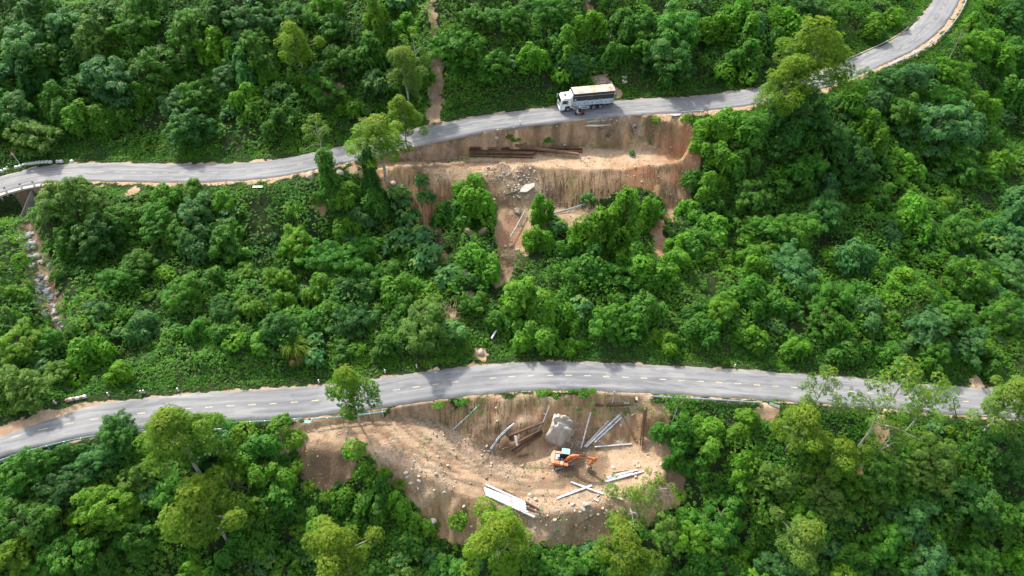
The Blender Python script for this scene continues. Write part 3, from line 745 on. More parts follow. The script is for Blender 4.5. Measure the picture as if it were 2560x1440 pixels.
TRACED = [
 # uphill of the upper road
 (A_, YG, 742, 108, 48, 1), (V_, YG, 930, 40, 50, 1.15), (V_, MG, 925, 110, 55, 1), (T_, OG, 1035, 110, 45, 1), (A_, OG, 1010, 165, 52, 1), (B, MG, 1140, 110, 60, 1), (B, MG, 1190, 50, 60, 1),
 (B, MG, 1690, 60, 72, 1), (B, DG, 1680, 130, 78, 1), (B, MG, 1620, 110, 50, 1), (V_, BG, 1060, 190, 24, 1), (V_, BG, 1420, 100, 50, 1), (V_, BG, 1320, 130, 48, 1), (B, MG, 1230, 150, 55, 1), (U_, BG, 1405, 185, 35, 1), (V_, MG, 1530, 130, 45, 1),
 (B, BL, 60, 90, 75, 1), (B, BL, 160, 60, 70, 1), (V_, OG, 230, 90, 62, 1), (B, MG, 330, 60, 60, 1), (V_, DG, 60, 170, 50, 1), (B, MG, 480, 60, 66, 1), (B, BL, 260, 190, 72, 1), (V_, MG, 140, 250, 55, 1), (B, MG, 400, 160, 70, 1), (V_, BG, 540, 110, 48, .9),
 (B, MG, 490, 230, 66, 1), (B, BL, 560, 180, 55, 1), (V_, BG, 620, 240, 55, .9), (B, DG, 470, 310, 60, 1), (V_, MG, 290, 290, 50, .9), (B, MG, 200, 220, 50, 1), (B, DG, 30, 270, 75, 1), (B, OG, 70, 340, 60, 1), (B, MG, 640, 110, 58, 1), (V_, OG, 650, 130, 42, 1), (V_, YG, 755, 190, 32, 1), (B, MG, 850, 150, 55, 1),
 (V_, MG, 700, 300, 45, .9), (B, MG, 830, 60, 58, 1), (L_, BL, 700, 230, 35, 1), (L_, BL, 940, 200, 38, 1), (V_, BG, 870, 260, 42, .8), (V_, DG, 1010, 235, 38, .9), (B, BL, 620, 40, 60, 1), (B, MG, 740, 30, 55, 1),
 (V_, BG, 1790, 60, 55, .9), (V_, MG, 1870, 130, 55, .9), (V_, BG, 1960, 50, 55, .8), (B, MG, 2060, 30, 50, .8), (V_, BG, 1850, 30, 50, .9), (V_, BG, 2180, 60, 45, .7), (U_, BG, 2230, 40, 35, 1), (U_, BG, 1870, 190, 30, 1), (U_, BG, 1810, 180, 34, 1), (V_, MG, 1560, 50, 50, 1), (V_, BG, 1480, 60, 50, 1), (B, MG, 1380, 30, 55, 1), (B, MG, 1280, 40, 55, 1),
 # beside the upper road
 (T_, OG, 792, 322, 50, .8), ('column', MG, 818, 432, 27, .72), (A_, YG, 945, 342, 72, .85), (A_, YG, 1008, 285, 44, 1.1), ('column', DG, 925, 432, 22, .9), (V_, MG, 935, 500, 38, 1.), (V_, MG, 830, 490, 34, .9), (V_, BG, 860, 480, 34, .8),
 (A_, YG, 2035, 138, 100, .85), (A_, YG, 1968, 205, 62, 1), (B, DG, 2010, 250, 70, 1), (V_, DG, 1960, 300, 55, 1), (V_, BG, 1830, 300, 55, .8), (V_, BG, 1780, 320, 45, .8), (V_, MG, 1880, 320, 50, .9), (T_, MG, 2160, 190, 26, 1), (B, BL, 2225, 190, 42, 1), (B, BL, 2290, 185, 38, 1), (V_, BG, 2130, 235, 45, .9),
 # between the roads, right
 (B, BL, 2340, 300, 85, 1), (B, MG, 2250, 280, 60, 1), (V_, BG, 2170, 310, 50, 1), (V_, BG, 2480, 110, 55, .9), (B, BG, 2440, 100, 50, 1), (T_, OG, 2400, 90, 35, .9), (B, DG, 2520, 40, 60, 1), (B, MG, 2350, 240, 52, 1), (V_, BG, 2450, 260, 48, .9), (B, BG, 2380, 180, 45, 1), (V_, MG, 2520, 220, 55, 1), (B, DG, 2070, 330, 65, 1), (B, DG, 2130, 400, 78, 1), (B, MG, 2010, 420, 62, 1),
 (B, DG, 1950, 370, 55, 1), (V_, MG, 1860, 400, 50, 1), (V_, BG, 1800, 380, 45, .9), (V_, BG, 1770, 460, 45, .9), (B, MG, 1890, 480, 60, 1), (B, BG, 2240, 400, 58, 1), (V_, YG, 2270, 430, 38, 1), (B, MG, 2390, 400, 60, 1), (B, BG, 2370, 460, 50, 1), (V_, BG, 2500, 400, 52, 1), (B, MG, 2460, 480, 62, 1), (B, DG, 2060, 520, 70, 1), (B, MG, 1990, 570, 65, 1),
 (V_, BG, 1790, 560, 48, .9), (V_, MG, 1740, 600, 46, .9), (V_, BG, 2280, 540, 60, .9), (V_, BG, 2180, 560, 56, .9), (B, MG, 2400, 570, 65, 1), (V_, BG, 2510, 600, 55, 1), (B, BL, 1990, 660, 66, 1), (V_, BG, 1880, 640, 52, 1), (V_, BG, 2130, 680, 60, .8), (V_, BG, 2260, 700, 62, .8), (B, MG, 2420, 690, 66, 1), (B, BL, 2350, 810, 62, 1), (B, BL, 2430, 850, 70, 1), (B, MG, 2510, 780, 62, 1), (B, MG, 2340, 870, 55, 1), (V_, MG, 2490, 900, 42, .9),
 (V_, BG, 1810, 720, 55, .9), (V_, MG, 1930, 760, 56, .9), (V_, BG, 2060, 790, 58, .8), (V_, BG, 2190, 800, 58, .8), (V_, MG, 1760, 820, 48, .8), (V_, BG, 1870, 840, 46, .7), (V_, BG, 1980, 860, 44, .7), (V_, MG, 2110, 870, 46, .7), (V_, MG, 2230, 880, 42, .7),
 # between the roads, middle
 (V_, BG, 1180, 475, 58, 1), (V_, BG, 1225, 570, 50, 1), (V_, BG, 1200, 650, 52, 1), (V_, MG, 1140, 530, 45, 1), (V_, BG, 1348, 520, 30, 1.1), (V_, BG, 1342, 592, 38, 1.0), (V_, MG, 1738, 440, 30, .9), (V_, BG, 1728, 520, 30, .9), (V_, BG, 1752, 360, 28, .9), (V_, BG, 1560, 545, 64, 1.15), (V_, BG, 1495, 580, 60, 1.1), (V_, BG, 1620, 530, 46, 1.15), (V_, BG, 1530, 520, 34, 1.1), (V_, MG, 1430, 620, 42, 1), (V_, BG, 1700, 600, 34, 1), (V_, MG, 1480, 640, 60, .9), (V_, BG, 1590, 640, 60, .9), (B, MG, 1440, 680, 50, 1),
 (L_, BL, 1000, 490, 32, 1), (L_, BL, 1015, 540, 34, 1), (L_, BL, 1050, 590, 38, 1), (L_, BL, 1055, 450, 19, 1), (L_, BL, 1065, 490, 22, 1), (L_, BL, 1060, 640, 42, 1), (L_, BL, 1000, 600, 42, 1), (L_, BL, 1130, 690, 38, 1), (L_, BL, 1395, 560, 24, 1), (L_, BL, 1470, 495, 20, 1), (U_, MG, 1272, 338, 13, .5), (L_, BL, 1580, 381, 9, 1), (U_, BG, 1640, 300, 14, .9), (U_, BG, 1718, 297, 16, .8),
 (V_, BG, 1320, 740, 66, 1), (V_, BG, 1330, 830, 55, .8), (V_, MG, 1240, 800, 44, .7), (B, OG, 1055, 805, 68, 1), (B, MG, 1010, 760, 40, 1), (V_, MG, 1130, 860, 40, .6), (V_, BG, 1420, 790, 52, .9), (B, MG, 1530, 800, 62, 1), (V_, MG, 1620, 770, 55, 1), (V_, BG, 1650, 700, 52, 1), (V_, MG, 1560, 720, 50, 1), (V_, BG, 1690, 650, 42, .8), (V_, BG, 1660, 850, 40, .6), (V_, BG, 1430, 860, 42, .6),
 # between the roads, left
 (B, OG, 170, 500, 75, 1), (B, DG, 235, 590, 80, 1), (V_, MG, 155, 600, 48, 1), (B, MG, 300, 540, 60, 1), (B, MG, 400, 540, 60, 1), (B, BL, 480, 510, 55, 1), (V_, BG, 555, 500, 42, .8), (V_, BG, 420, 480, 36, .8), (V_, MG, 490, 470, 30, .8), (V_, BG, 200, 460, 28, .7), (B, MG, 350, 650, 60, 1), (B, BG, 470, 640, 58, 1), (B, MG, 570, 590, 60, 1), (V_, BG, 640, 620, 46, .9), (B, BG, 740, 600, 52, 1),
 (B, BG, 690, 690, 46, 1), (V_, BG, 620, 760, 48, .8), (V_, BG, 705, 745, 38, .8), (B, BL, 330, 850, 60, 1), (V_, MG, 250, 680, 52, .9), (V_, MG, 350, 760, 56, .8), (B, MG, 450, 730, 58, 1), (V_, MG, 540, 690, 50, .9), (V_, BG, 225, 870, 50, 1), (V_, BG, 290, 930, 42, .9), (B, YG, 50, 850, 64, 1), (B, OG, 55, 960, 62, 1), (B, OG, 140, 930, 48, 1), (V_, YG, 30, 730, 38, .9), (V_, MG, 45, 600, 36, .8), (B, MG, 110, 850, 42, 1),
 (B, MG, 830, 640, 60, 1), (V_, BG, 870, 560, 48, .9), (V_, MG, 900, 700, 55, .9), (B, MG, 960, 680, 50, 1), (V_, BG, 800, 720, 50, .8), (B, BL, 880, 790, 55, 1), (B, MG, 780, 800, 52, .9), (V_, MG, 460, 830, 44, .7), (V_, MG, 560, 830, 44, .7), (V_, BG, 650, 850, 40, .6), (V_, BG, 860, 480, 36, .8), (B, MG, 900, 620, 48, 1), (V_, MG, 960, 860, 40, .7), (V_, MG, 850, 870, 40, .6),
 # fringe along the broken edge
 (U_, BG, 1092, 1012, 15, .5), (U_, BG, 1108, 1006, 9, .6), (U_, MG, 1150, 1003, 17, .5), (V_, BG, 1166, 999, 9, .4), (U_, MG, 1352, 983, 15, .5), (U_, BG, 1372, 978, 10, .6), (U_, MG, 1458, 983, 17, .6), (U_, BG, 1480, 978, 11, .5), (V_, MG, 1436, 976, 12, .4), (U_, MG, 1290, 350, 14, .5), (V_, BG, 1364, 352, 12, .7),
 # downhill of the lower road
 (A_, YG, 435, 1085, 100, 1), (A_, MG, 500, 1065, 50, 1), (B, DG, 285, 1085, 66, 1), (B, BL, 235, 1150, 55, 1), (A_, YG, 510, 1270, 95, 1), (B, YG, 260, 1255, 80, 1), (B, OG, 330, 1190, 55, 1), (B, MG, 350, 1330, 70, 1), (B, BL, 140, 1210, 68, 1), (B, MG, 60, 1170, 60, 1), (V_, DG, 170, 1130, 36, .8), (B, MG, 60, 1300, 80, 1), (B, MG, 150, 1380, 75, 1), (V_, MG, 260, 1400, 60, .8), (T_, YG, 568, 1190, 34, 1),
 (A_, BG, 873, 972, 62, 1.2), (V_, MG, 640, 1110, 52, .7), (V_, BG, 600, 1160, 52, .7), (V_, BG, 690, 1180, 50, .7), (U_, BG, 700, 1060, 34, .8), (U_, BG, 610, 1080, 38, .8), (U_, BG, 735, 1095, 30, .8), (V_, BG, 780, 1290, 52, .7), (V_, MG, 690, 1250, 60, .7), (V_, MG, 640, 1340, 58, .7), (U_, BG, 885, 1122, 32, 1), (V_, BG, 912, 1178, 34, .8), (V_, MG, 950, 1215, 38, .9), (V_, BG, 990, 1250, 40, .9), (V_, BG, 1035, 1300, 36, .9), (U_, BG, 865, 1235, 26, 1), (U_, BG, 50, 650, 26, 1), (U_, MG, 140, 690, 20, 1), (U_, MG, 62, 725, 24, 1), (U_, BG, 158, 768, 20, 1), (U_, MG, 192, 820, 24, 1), (U_, MG, 120, 615, 20, 1), (V_, MG, 930, 1250, 62, .7), (V_, BG, 1000, 1260, 48, .7), (B, MG, 890, 1300, 40, 1), (V_, MG, 1010, 1350, 58, .7),
 (A_, YG, 850, 1370, 88, 1), (B, YG, 760, 1330, 38, 1), (A_, YG, 1240, 1345, 88, 1), (U_, BG, 1145, 1300, 28, 1), (A_, YG, 1560, 1370, 80, 1), (T_, OG, 1580, 1255, 72, 1), (T_, OG, 1640, 1215, 48, 1), (B, OG, 1670, 1330, 50, 1), (B, MG, 1110, 1420, 60, 1), (B, MG, 1400, 1410, 60, 1), (V_, BG, 480, 1420, 60, .8), (B, MG, 720, 1420, 55, 1),
 (T_, OG, 2235, 985, 110, 1.05), (T_, OG, 2330, 990, 75, 1), (T_, OG, 2060, 965, 62, 1), (A_, YG, 2000, 1060, 62, .9), (B, OG, 2330, 1150, 85, 1), (T_, OG, 2230, 1090, 60, .9), (A_, YG, 2110, 1135, 58, .8), (A_, OG, 2530, 1000, 66, 1), (B, DG, 2500, 1120, 80, 1), (B, OG, 1930, 1190, 60, 1), (T_, MG, 1695, 1010, 38, .9), (V_, MG, 1700, 1080, 48, .9), (V_, BG, 1770, 1080, 50, .8), (V_, BG, 1860, 1060, 52, .7), (V_, MG, 1750, 1170, 48, .9), (V_, BG, 1850, 1150, 50, .8), (V_, MG, 1690, 1150, 28, 1.2),
 (B, OG, 2060, 1230, 70, 1), (B, BG, 2120, 1200, 45, 1), (B, BG, 1980, 1270, 60, 1), (B, MG, 1800, 1290, 66, 1), (B, BG, 1750, 1340, 58, 1), (B, DG, 2420, 1240, 85, 1), (B, MG, 2220, 1180, 60, 1), (B, BL, 2290, 1270, 56, 1), (B, MG, 2510, 1290, 66, 1), (A_, OG, 2000, 1340, 62, .9), (V_, BG, 1850, 1390, 60, .8), (B, BL, 1950, 1420, 56, 1), (B, BL, 2320, 1400, 66, 1), (V_, MG, 2130, 1380, 62, .8), (B, MG, 2450, 1390, 62, 1), (B, MG, 2220, 1340, 55, 1), (V_, BG, 2540, 1400, 50, .9),
]
KEEP = {(912, 1178), (950, 1215), (990, 1250), (1035, 1300), (935, 500), (830, 490), (860, 480), (1348, 520), (1342, 592), (1738, 440), (1728, 520), (1752, 360), (1560, 545), (1495, 580), (1620, 530), (1480, 640), (1590, 640), (1140, 530), (1320, 740), (1330, 830), (1055, 805), (1180, 475), (1225, 570), (1200, 650), (225, 870)}
for (k, c, x, y, r, hs) in TRACED:
    if k == 'vine': hs *= .74 if hs < 1.1 else 1
    if k == 'broad': hs *= .8
    if k == 'acacia' and r > 75: r *= .94
    if (x, y) in ((1225, 570), (1620, 530)): x -= 8
    if k in ('vine', 'broad') and (x, y) not in KEEP:
        if r < 70 and 380 < y < 900 and random.random() < .22: continue
        r *= random.uniform(.72, 1.0); x += random.uniform(-6, 6); y += random.uniform(-6, 6)
    by_px(k, c, x, y, r, hs)
# the large slanting trunk of the shrub tower etc. are part of their own trees; now fill the gaps
CLEAR = [
 [(-60, 1010), (200, 985), (400, 955), (600, 945), (820, 925), (1000, 898), (1200, 878), (1500, 875), (1700, 885), (2000, 905), (2300, 925), (2480, 945), (2640, 950), (2640, 1055), (2400, 1048), (1950, 1012), (1700, 1005), (1300, 985), (1000, 1015), (820, 1050), (545, 1066), (200, 1120), (-60, 1165)],
 [(-60, 385), (130, 365), (500, 355), (700, 335), (870, 305), (1050, 262), (1200, 228), (1400, 200), (1560, 180), (1760, 190), (1920, 185), (1940, 262), (1760, 300), (1300, 335), (960, 420), (700, 455), (500, 468), (230, 465), (100, 505), (-60, 520)],
 [(2080, 200), (2100, 150), (2230, 95), (2330, 0), (2340, -60), (2440, -60), (2420, 10), (2380, 70), (2290, 150), (2200, 180), (2120, 205)],
 BARE_UP_PX, BARE_LOW_PX, [(1252, 560), (1302, 560), (1298, 690), (1246, 690)], [(1630, 570), (1662, 570), (1662, 680), (1632, 680)], [(1078, -40), (1094, -40), (1102, 300), (1070, 300)], [(50, 560), (120, 560), (150, 700), (185, 830), (140, 830), (80, 700)], [(0, 480), (110, 470), (80, 520), (0, 520)]]
def clear_hit(x, y): return any(in_poly(x, y, c).any() for c in CLEAR)
def verge_ok(x, y, m):
    yl, _, cl = road_l(x); yu, _, cu = road_u(x)
    return abs((y - yl) * cl) > SHL + m and abs((y - yu) * cu) > SHU + m and bare_at(np.array([x]), np.array([y]))[0] < .3
def fill(n_try, rlo, rhi, gap, kinds, limit):
    g = random.Random(int(rlo * 100) + n_try); c = 0
    for _ in range(n_try):
        if c >= limit: break
        cx = g.uniform(-15, 2575); cy = g.uniform(-15, 1455)
        pc = [(q['px'], q['r']) for q in PLANTS]
        rp = g.uniform(rlo, rhi)
        if any((a[0] - cx) ** 2 + (a[1] - cy) ** 2 < (gap * (r + rp)) ** 2 for a, r in pc): continue
        t = np.linspace(0, 6.28, 13)
        if clear_hit(np.append(cx + .9 * rp * np.cos(t), cx), np.append(cy + .9 * rp * np.sin(t), cy)): continue
        p = cast(cx, cy, 1.5)
        if not verge_ok(p[0], p[1], 1.5): continue
        k = g.choice(kinds)
        if rlo > 30 and not verge_ok(p[0], p[1], 7): continue
        if cy > 1060: col = g.choice([MG, MG, BG, OG, DG, YG])
        elif cx > 1650: col = g.choice([BG, BG, MG, MG, BL])
        elif cy < 380: col = g.choice([DG, MG, MG, BL, BG])
        else: col = g.choice([MG, MG, BG, BL, DG])
        if k == L_: col = BL
        by_px(k, col, cx, cy, rp, g.uniform(.65, .95) if k != V_ else g.uniform(.5, .8)); c += 1
    return c
print('traced', len(PLANTS))
print(fill(2500, 40, 56, .54, [B, B, V_], 50), fill(3000, 24, 38, .48, [V_, B, U_, L_], 130), fill(3000, 15, 26, .6, [U_, L_, U_], 90))
by_px('tuft', YG, 735, 866, 40); by_px('tuft', 'straw brown', 740, 899, 22); by_px('tuft', YG, 1130, 75, 30)
for p in ((720, 1110), (1700, 1240), (770, 1215), (820, 1240), (745, 1165), (1000, 1210), (960, 1180)): by_px('tuft', BG, p[0], p[1], 20)
for k, ps in PROTO.items():          # kinds nobody used are taken away again
    for i, p in enumerate(ps):
        if (k, i) not in USED:
            for ch in list(p.children): bpy.data.objects.remove(ch)
            bpy.data.objects.remove(p)

# ------------------------------------------------------------------ undergrowth and verge grass
def scatter(name, n, sel, size, k, hfun, tintf, material, label, cat, seed, up=.6, **kw):
    g = np.random.default_rng(seed)
    px = g.uniform(-90, 2650, n * 2); py = g.uniform(-90, 1500, n * 2)
    # even spread over the land, taken from the part of it the drone looks down on
    x = g.uniform(-105, 165, n); y = g.uniform(22, 232, n); z = ground(x, y)
    q = to_px(np.stack([x, y, z], 1)); m = (q[:, 0] > -140) & (q[:, 0] < 2700) & (q[:, 1] > -140) & (q[:, 1] < 1560)
    x, y, z = x[m], y[m], z[m]
    m = sel(x, y, g); x, y, z = x[m], y[m], z[m]
    yl, _, cl = road_l(x); yu, _, cu = road_u(x)
    e = np.minimum(np.abs((y - yl) * cl) - SHL, np.abs((y - yu) * cu) - SHU)
    h = hfun(x, y, e, g)
    e_ = .5
    N = nrm(np.stack([-(ground(x + e_, y) - ground(x - e_, y)) / (2 * e_), -(ground(x, y + e_) - ground(x, y - e_)) / (2 * e_), np.ones(len(x))], 1))
    C = np.stack([x, y, z], 1) + N * h[:, None]
    A = nrm(N * .6 + np.array([0, 0, up]) + g.normal(0, .3, C.shape))
    tint = np.clip(tintf(x, y) + g.uniform(-.35, .35, len(x)), 0, 1)
    tip = (g.random(len(x)) < .12) * g.random(len(x)) * .9
    v, f, t, p = rosettes(C, A, g.uniform(.75, 1.3, len(x)) * size * (.55 + .95 * fbm(x / 3.7, y / 3.7, 89, 3)), k, tint, tip, g, **kw)
    tag(mesh_np(name, v, f, (material,), dict(tint=t, tip=p)), label, cat, kind='stuff')
    return len(f)
def under_sel(x, y, g):
    yl, _, cl = road_l(x); yu, _, cu = road_u(x)
    a = np.minimum(np.abs((y - yl) * cl) - SHL, np.abs((y - yu) * cu) - SHU) + (fbm(x / 1.5, y / 1.5, 90, 2) - .5) * 1.2
    b = grid_at(BGRID, x, y)
    gap = fbm(x / 3.1, y / 3.1, 88, 3)
    return (a > .55) & (b < .45) & (g.random(len(x)) < np.clip(1.0 - (gap - .60) * 7, .12, 1))
def under_top(x, y, e):
    m = fbm(x / 2.4, y / 2.8, 91, 3); big = fbm(x / 7, y / 8, 92, 3); rg = 1 - np.abs(vn(x / 4.2 + m, y / 5.5, 94) - .5) * 2
    t = np.clip((m - .30) * 3.6, .05, 2.2) * (.3 + big) + np.clip((big - .40) * 11, 0, 3.4) * (.3 + .7 * rg ** 2) * (.4 + m)
    return t * sst(.5, 9, e) * sst(.5, .0, bare_at(x, y))
def under_h(x, y, e, g): return .06 + under_top(x, y, e) * np.sqrt(g.uniform(.12, 1.0, len(x)))
nf = scatter('undergrowth', 760000, under_sel, .28, 4, under_h, lambda x, y: .15 + .75 * fbm(x / 4, y / 4, 93, 3), M['under'], 'thick leafy undergrowth and creepers covering the hillside', 'undergrowth', 5, elev=.2, wid=.36, droop=.3)
def grass_sel(x, y, g):
    yl, _, cl = road_l(x); yu, _, cu = road_u(x)
    a = np.minimum(np.abs((y - yl) * cl) - SHL, np.abs((y - yu) * cu) - SHU) + (fbm(x / 1.2, y / 1.2, 95, 2) - .5) * 1.4
    b = grid_at(BGRID, x, y); br = bare_at(x, y)
    patch = fbm(x / 2.2, y / 2.2, 96, 3)
    verge = (a > -.75) & (a < 3.2) & (b < .6) & (br < .5) & (g.random(len(x)) < .9)
    sparse = (a > .3) & (b > .3) & (patch > .66) & (g.random(len(x)) < .35)
    crest = (a > -.3) & (a < 1.9) & (br >= .5) & (patch > .41) & (x > -15)
    return verge | sparse | crest
M['grass'] = leaf_material('grass_foliage', False, trans=.3)
nf2 = scatter('grass', 420000, grass_sel, .21, 5, lambda x, y, e, g: g.uniform(.02, .16, len(x)) + .45 * g.random(len(x)) * bare_at(x, y) * sst(.4, .6, fbm(x / 1.1, y / 1.1, 98, 2)), lambda x, y: .35 + .6 * fbm(x / 3, y / 3, 97, 3), M['grass'], 'short grass and weeds along both road verges', 'grass', 6, up=.9, elev=.8, wid=.2, droop=.1)
print('leaf faces', nf, nf2, 'plants', len(PLANTS))
# ------------------------------------------------------------------ loose steel and poles
def W3(px, py, dz=0.0):
    p = cast(px, py); return Vector((p[0], p[1], p[2] + dz))
PROF = {
 'H': lambda w, h: [(-w/2, -h/2), (w/2, -h/2), (w/2, -h/2 + .03), (.015, -h/2 + .03), (.015, h/2 - .03), (w/2, h/2 - .03), (w/2, h/2), (-w/2, h/2), (-w/2, h/2 - .03), (-.015, h/2 - .03), (-.015, -h/2 + .03), (-w/2, -h/2 + .03)],
 'U': lambda w, h: [(-w/2, -h/2), (-w/2 + .03, -h/2), (-w/2 + .03, h/2 - .04), (w/2 - .03, h/2 - .04), (w/2 - .03, -h/2), (w/2, -h/2), (w/2, h/2), (-w/2, h/2)],
 'B': lambda w, h: [(-w/2, -h/2 + .03), (-w/2 + .03, -h/2), (w/2 - .03, -h/2), (w/2, -h/2 + .03), (w/2, h/2 - .03), (w/2 - .03, h/2), (-w/2 + .03, h/2), (-w/2, h/2 - .03)]}
def beam(a, b, w, h, prof, m, name, label, cat='steel beam', group=None, dz=0.0, roll=0.0):
    A = W3(*a, dz + h / 2 + .02); Bv = W3(*b, dz + h / 2 + .02)
    # never buried: lift the middle clear of the ground under it
    lift = max(0, max(ground(*(A.lerp(Bv, f).xy)) + h * .35 - A.lerp(Bv, f).z for f in (.25, .5, .75)))
    A.z += min(lift, .5); Bv.z += min(lift, .5)
    d = Bv - A; L = d.length; mid = (A + Bv) / 2
    P = PROF[prof](w, h); n = len(P)
    mb = MB(); V = [(-L / 2, p[0], p[1]) for p in P] + [(L / 2, p[0], p[1]) for p in P]
    mb.add(V, [tuple(range(n)), tuple(range(2 * n - 1, n - 1, -1))] + [(i, i + n, (i + 1) % n + n, (i + 1) % n) for i in range(n)])
    o = mb.build(name, m); q = d.to_track_quat('X', 'Z'); o.rotation_mode = 'QUATERNION'
    o.rotation_quaternion = q @ Euler((roll, 0, 0)).to_quaternion(); o.location = mid
    return tag(o, label, cat, group)
GU = 'rusty steel beams piled on the upper earth bench'
ru = M['rust']; rb = M['rust2']
beam((1175, 378), (1273, 378), .36, .34, 'H', ru, 'steel_beam', 'short rusty beam at the back left of the upper beam pile', group=GU)
beam((1273.7, 378), (1340, 380), .36, .34, 'H', ru, 'steel_beam', 'short rusty beam butting end to end behind the middle of the upper beam pile', group=GU)
beam((1174, 382), (1338, 387), .36, .34, 'H', ru, 'steel_beam', 'long dark rusty beam second from the front edge of the upper pile', group=GU, dz=.3)
beam((1175, 386), (1334, 390), .36, .34, 'H', rb, 'steel_beam', 'orange brown beam on top at the front of the left half of the upper pile', group=GU, dz=.36)
beam((1173, 391.5), (1332, 395), .34, .34, 'H', rb, 'steel_beam', 'long rusty beam lying on the earth along the front edge of the upper pile', group=GU)
beam((1288, 371), (1447, 393), .50, .42, 'B', rb, 'steel_beam', 'wide brown box beam lying slantwise across the top of the upper beam pile', group=GU, dz=.45)
beam((1330, 374), (1456, 376), .34, .34, 'H', ru, 'steel_beam', 'rusty beam at the back right end of the upper pile, under the cliff', group=GU, dz=.1)
beam((1333, 378), (1456, 381), .34, .34, 'H', rb, 'steel_beam', 'brown beam sticking out to the right just in front of the rearmost one', group=GU)
GW = 'white beams stacked at the foot of the lower bare slope'
wb = M['whitebeam']
WP = [((470, 962), (872, 1142), 0, 'white beam along the rear edge of the big white stack'), ((450, 998), (880, 1165), 0, 'white beam second from the rear of the big white stack'), ((455, 1020), (886, 1190), .06, 'white beam in the middle of the big white stack'),
      ((462, 1042), (884, 1214), 0, 'white beam third from the front of the big white stack'), ((468, 1064), (902, 1245), .0, 'white beam second from the front of the big white stack'), ((560, 1110), (970, 1300), 0, 'dirty white beam at the front of the big white stack, reaching farthest downhill')]
cvx = lambda p: (p[0] / 4.115 + 1100, p[1] / 4.115 + 980)
for a, b, dz, lab in WP: beam(cvx(a), cvx(b), .30, .30, 'U', wb, 'steel_beam', lab, group=GW, dz=dz + random.uniform(0, .12), roll=random.uniform(-.12, .12))
beam(cvx((640, 1010)), cvx((1020, 1212)), .22, .26, 'H', ru, 'steel_beam', 'thin rusty beam lying just uphill of the big white stack', group=GW)
beam(cvx((890, 1195)), cvx((1038, 1255)), .2, .24, 'H', ru, 'steel_beam', 'short rusty beam poking out of the right end of the big white stack', group=GW)
GS = 'loose beams scattered round the excavator'
S4 = [((1450, 585), (1550, 215), .24, .2, 'B', 'whitebeam', 'single white beam standing up the slope right of the big boulder'),
      ((1480, 570), (1735, 300), .22, .2, 'B', 'whitebeam', 'white beam, left one of the slanting trio on the slope'),
      ((1500, 570), (1848, 240), .34, .22, 'U', 'whitebeam', 'longest white beam in the middle of the slanting trio on the slope'),
      ((1590, 520), (1868, 262), .3, .16, 'U', 'galv', 'grey galvanised beam with holes, right one of the slanting trio'),
      ((1590, 572), (1970, 542), .24, .2, 'B', 'galv', 'grey beam lying level at the foot of the slope right of the excavator'),
      ((2096, 195), (2056, 568), .22, .24, 'H', 'rust', 'dark beam running straight down the far right slope, left of the pair'),
      ((2116, 195), (2078, 572), .22, .24, 'H', 'rust', 'dark beam running straight down the far right slope, right of the pair'),
      ((1872, 240), (2020, 525), .12, .14, 'B', 'rust2', 'thin brown beam slanting down the slope beside the dark pair'),
      ((1715, 884), (2035, 806), .28, .22, 'U', 'whitebeam', 'upper white beam of the three lying right of the excavator bucket'),
      ((1695, 928), (2095, 820), .28, .22, 'U', 'whitebeam', 'front white beam of the three lying right of the excavator bucket'),
      ((1722, 900), (1980, 840), .22, .2, 'B', 'galv', 'grey beam between the two white ones right of the bucket'),
      ((1775, 828), (1930, 806), .16, .14, 'B', 'tanrock', 'thin tan plank behind the three beams right of the bucket'),
      ((1200, 1100), (1560, 966), .34, .24, 'U', 'whitebeam', 'lone white beam below the excavator, rising to the right across another'),
      ((1345, 930), (1675, 1052), .32, .22, 'U', 'whitebeam', 'white beam below the bucket, sloping down to the right'),
      ((1758, 1076), (1880, 1112), .28, .2, 'U', 'whitebeam', 'short white beam end half hidden by the slender tree branches'),
      ((1578, 1100), (1628, 1128), .24, .2, 'U', 'galv', 'short grey beam stub at the right of the rubble below the excavator'),
      ((700, 452), (1065, 312), .62, .3, 'B', 'rust', 'wide flat purple brown beam leaning against the big boulder'),
      ((640, 612), (1020, 415), .16, .2, 'H', 'rust2', 'thin orange rusty beam at the rear of the bundle left of the boulder'),
      ((680, 600), (1045, 405), .26, .28, 'H', 'rust', 'dark rusty beam, second from the rear of the bundle left of the boulder'),
      ((738, 622), (1050, 418), .28, .28, 'H', 'rust', 'dark rusty beam in the middle of the bundle left of the boulder'),
      ((768, 642), (1056, 436), .26, .26, 'H', 'rust2', 'brown rusty beam at the front of the bundle left of the boulder'),
      ((1592, 154), (1950, 148), .3, .28, 'H', 'rust', 'rusty beam lying level below the lower road drain opening'),
      ((1350, 1412), (1580, 1284), .16, .16, 'B', 'rust2', 'thin brown beam at the bottom of the rubble, near the yellow green trees')]
for a, b, w, h, pr, m, lab in S4: beam(cvx(a), cvx(b), w * .85, h * .85, pr, M[m], 'steel_beam', lab, group=GS, roll=random.uniform(-.15, .15))
def pole(pts, r, m, name, label, cat, dz=.12, n=6):
    P = [W3(*p, dz) for p in pts]; c = P[0].copy(); mb = MB(); mb.tube([p - c for p in P], r, n)
    return tag(mb.build(name, m, loc=c), label, cat)
pole([cvx((132, 392)), cvx((270, 264)), cvx((405, 136))], .11, M['galv'], 'metal_pole', 'thin pole lying up the brown cliff above the earth ramp', 'pole')
pole([cvx((1123, 156)), cvx((1065, 310)), cvx((1003, 408))], .07, M['galv'], 'metal_pole', 'thin grey pole between the brown beams and the big boulder', 'pole', .35)
pole([cvx((1792, 5)), cvx((1768, 140))], .13, M['concrete'], 'concrete_post', 'pale post leaning down beside the drain opening under the road', 'post', .3)
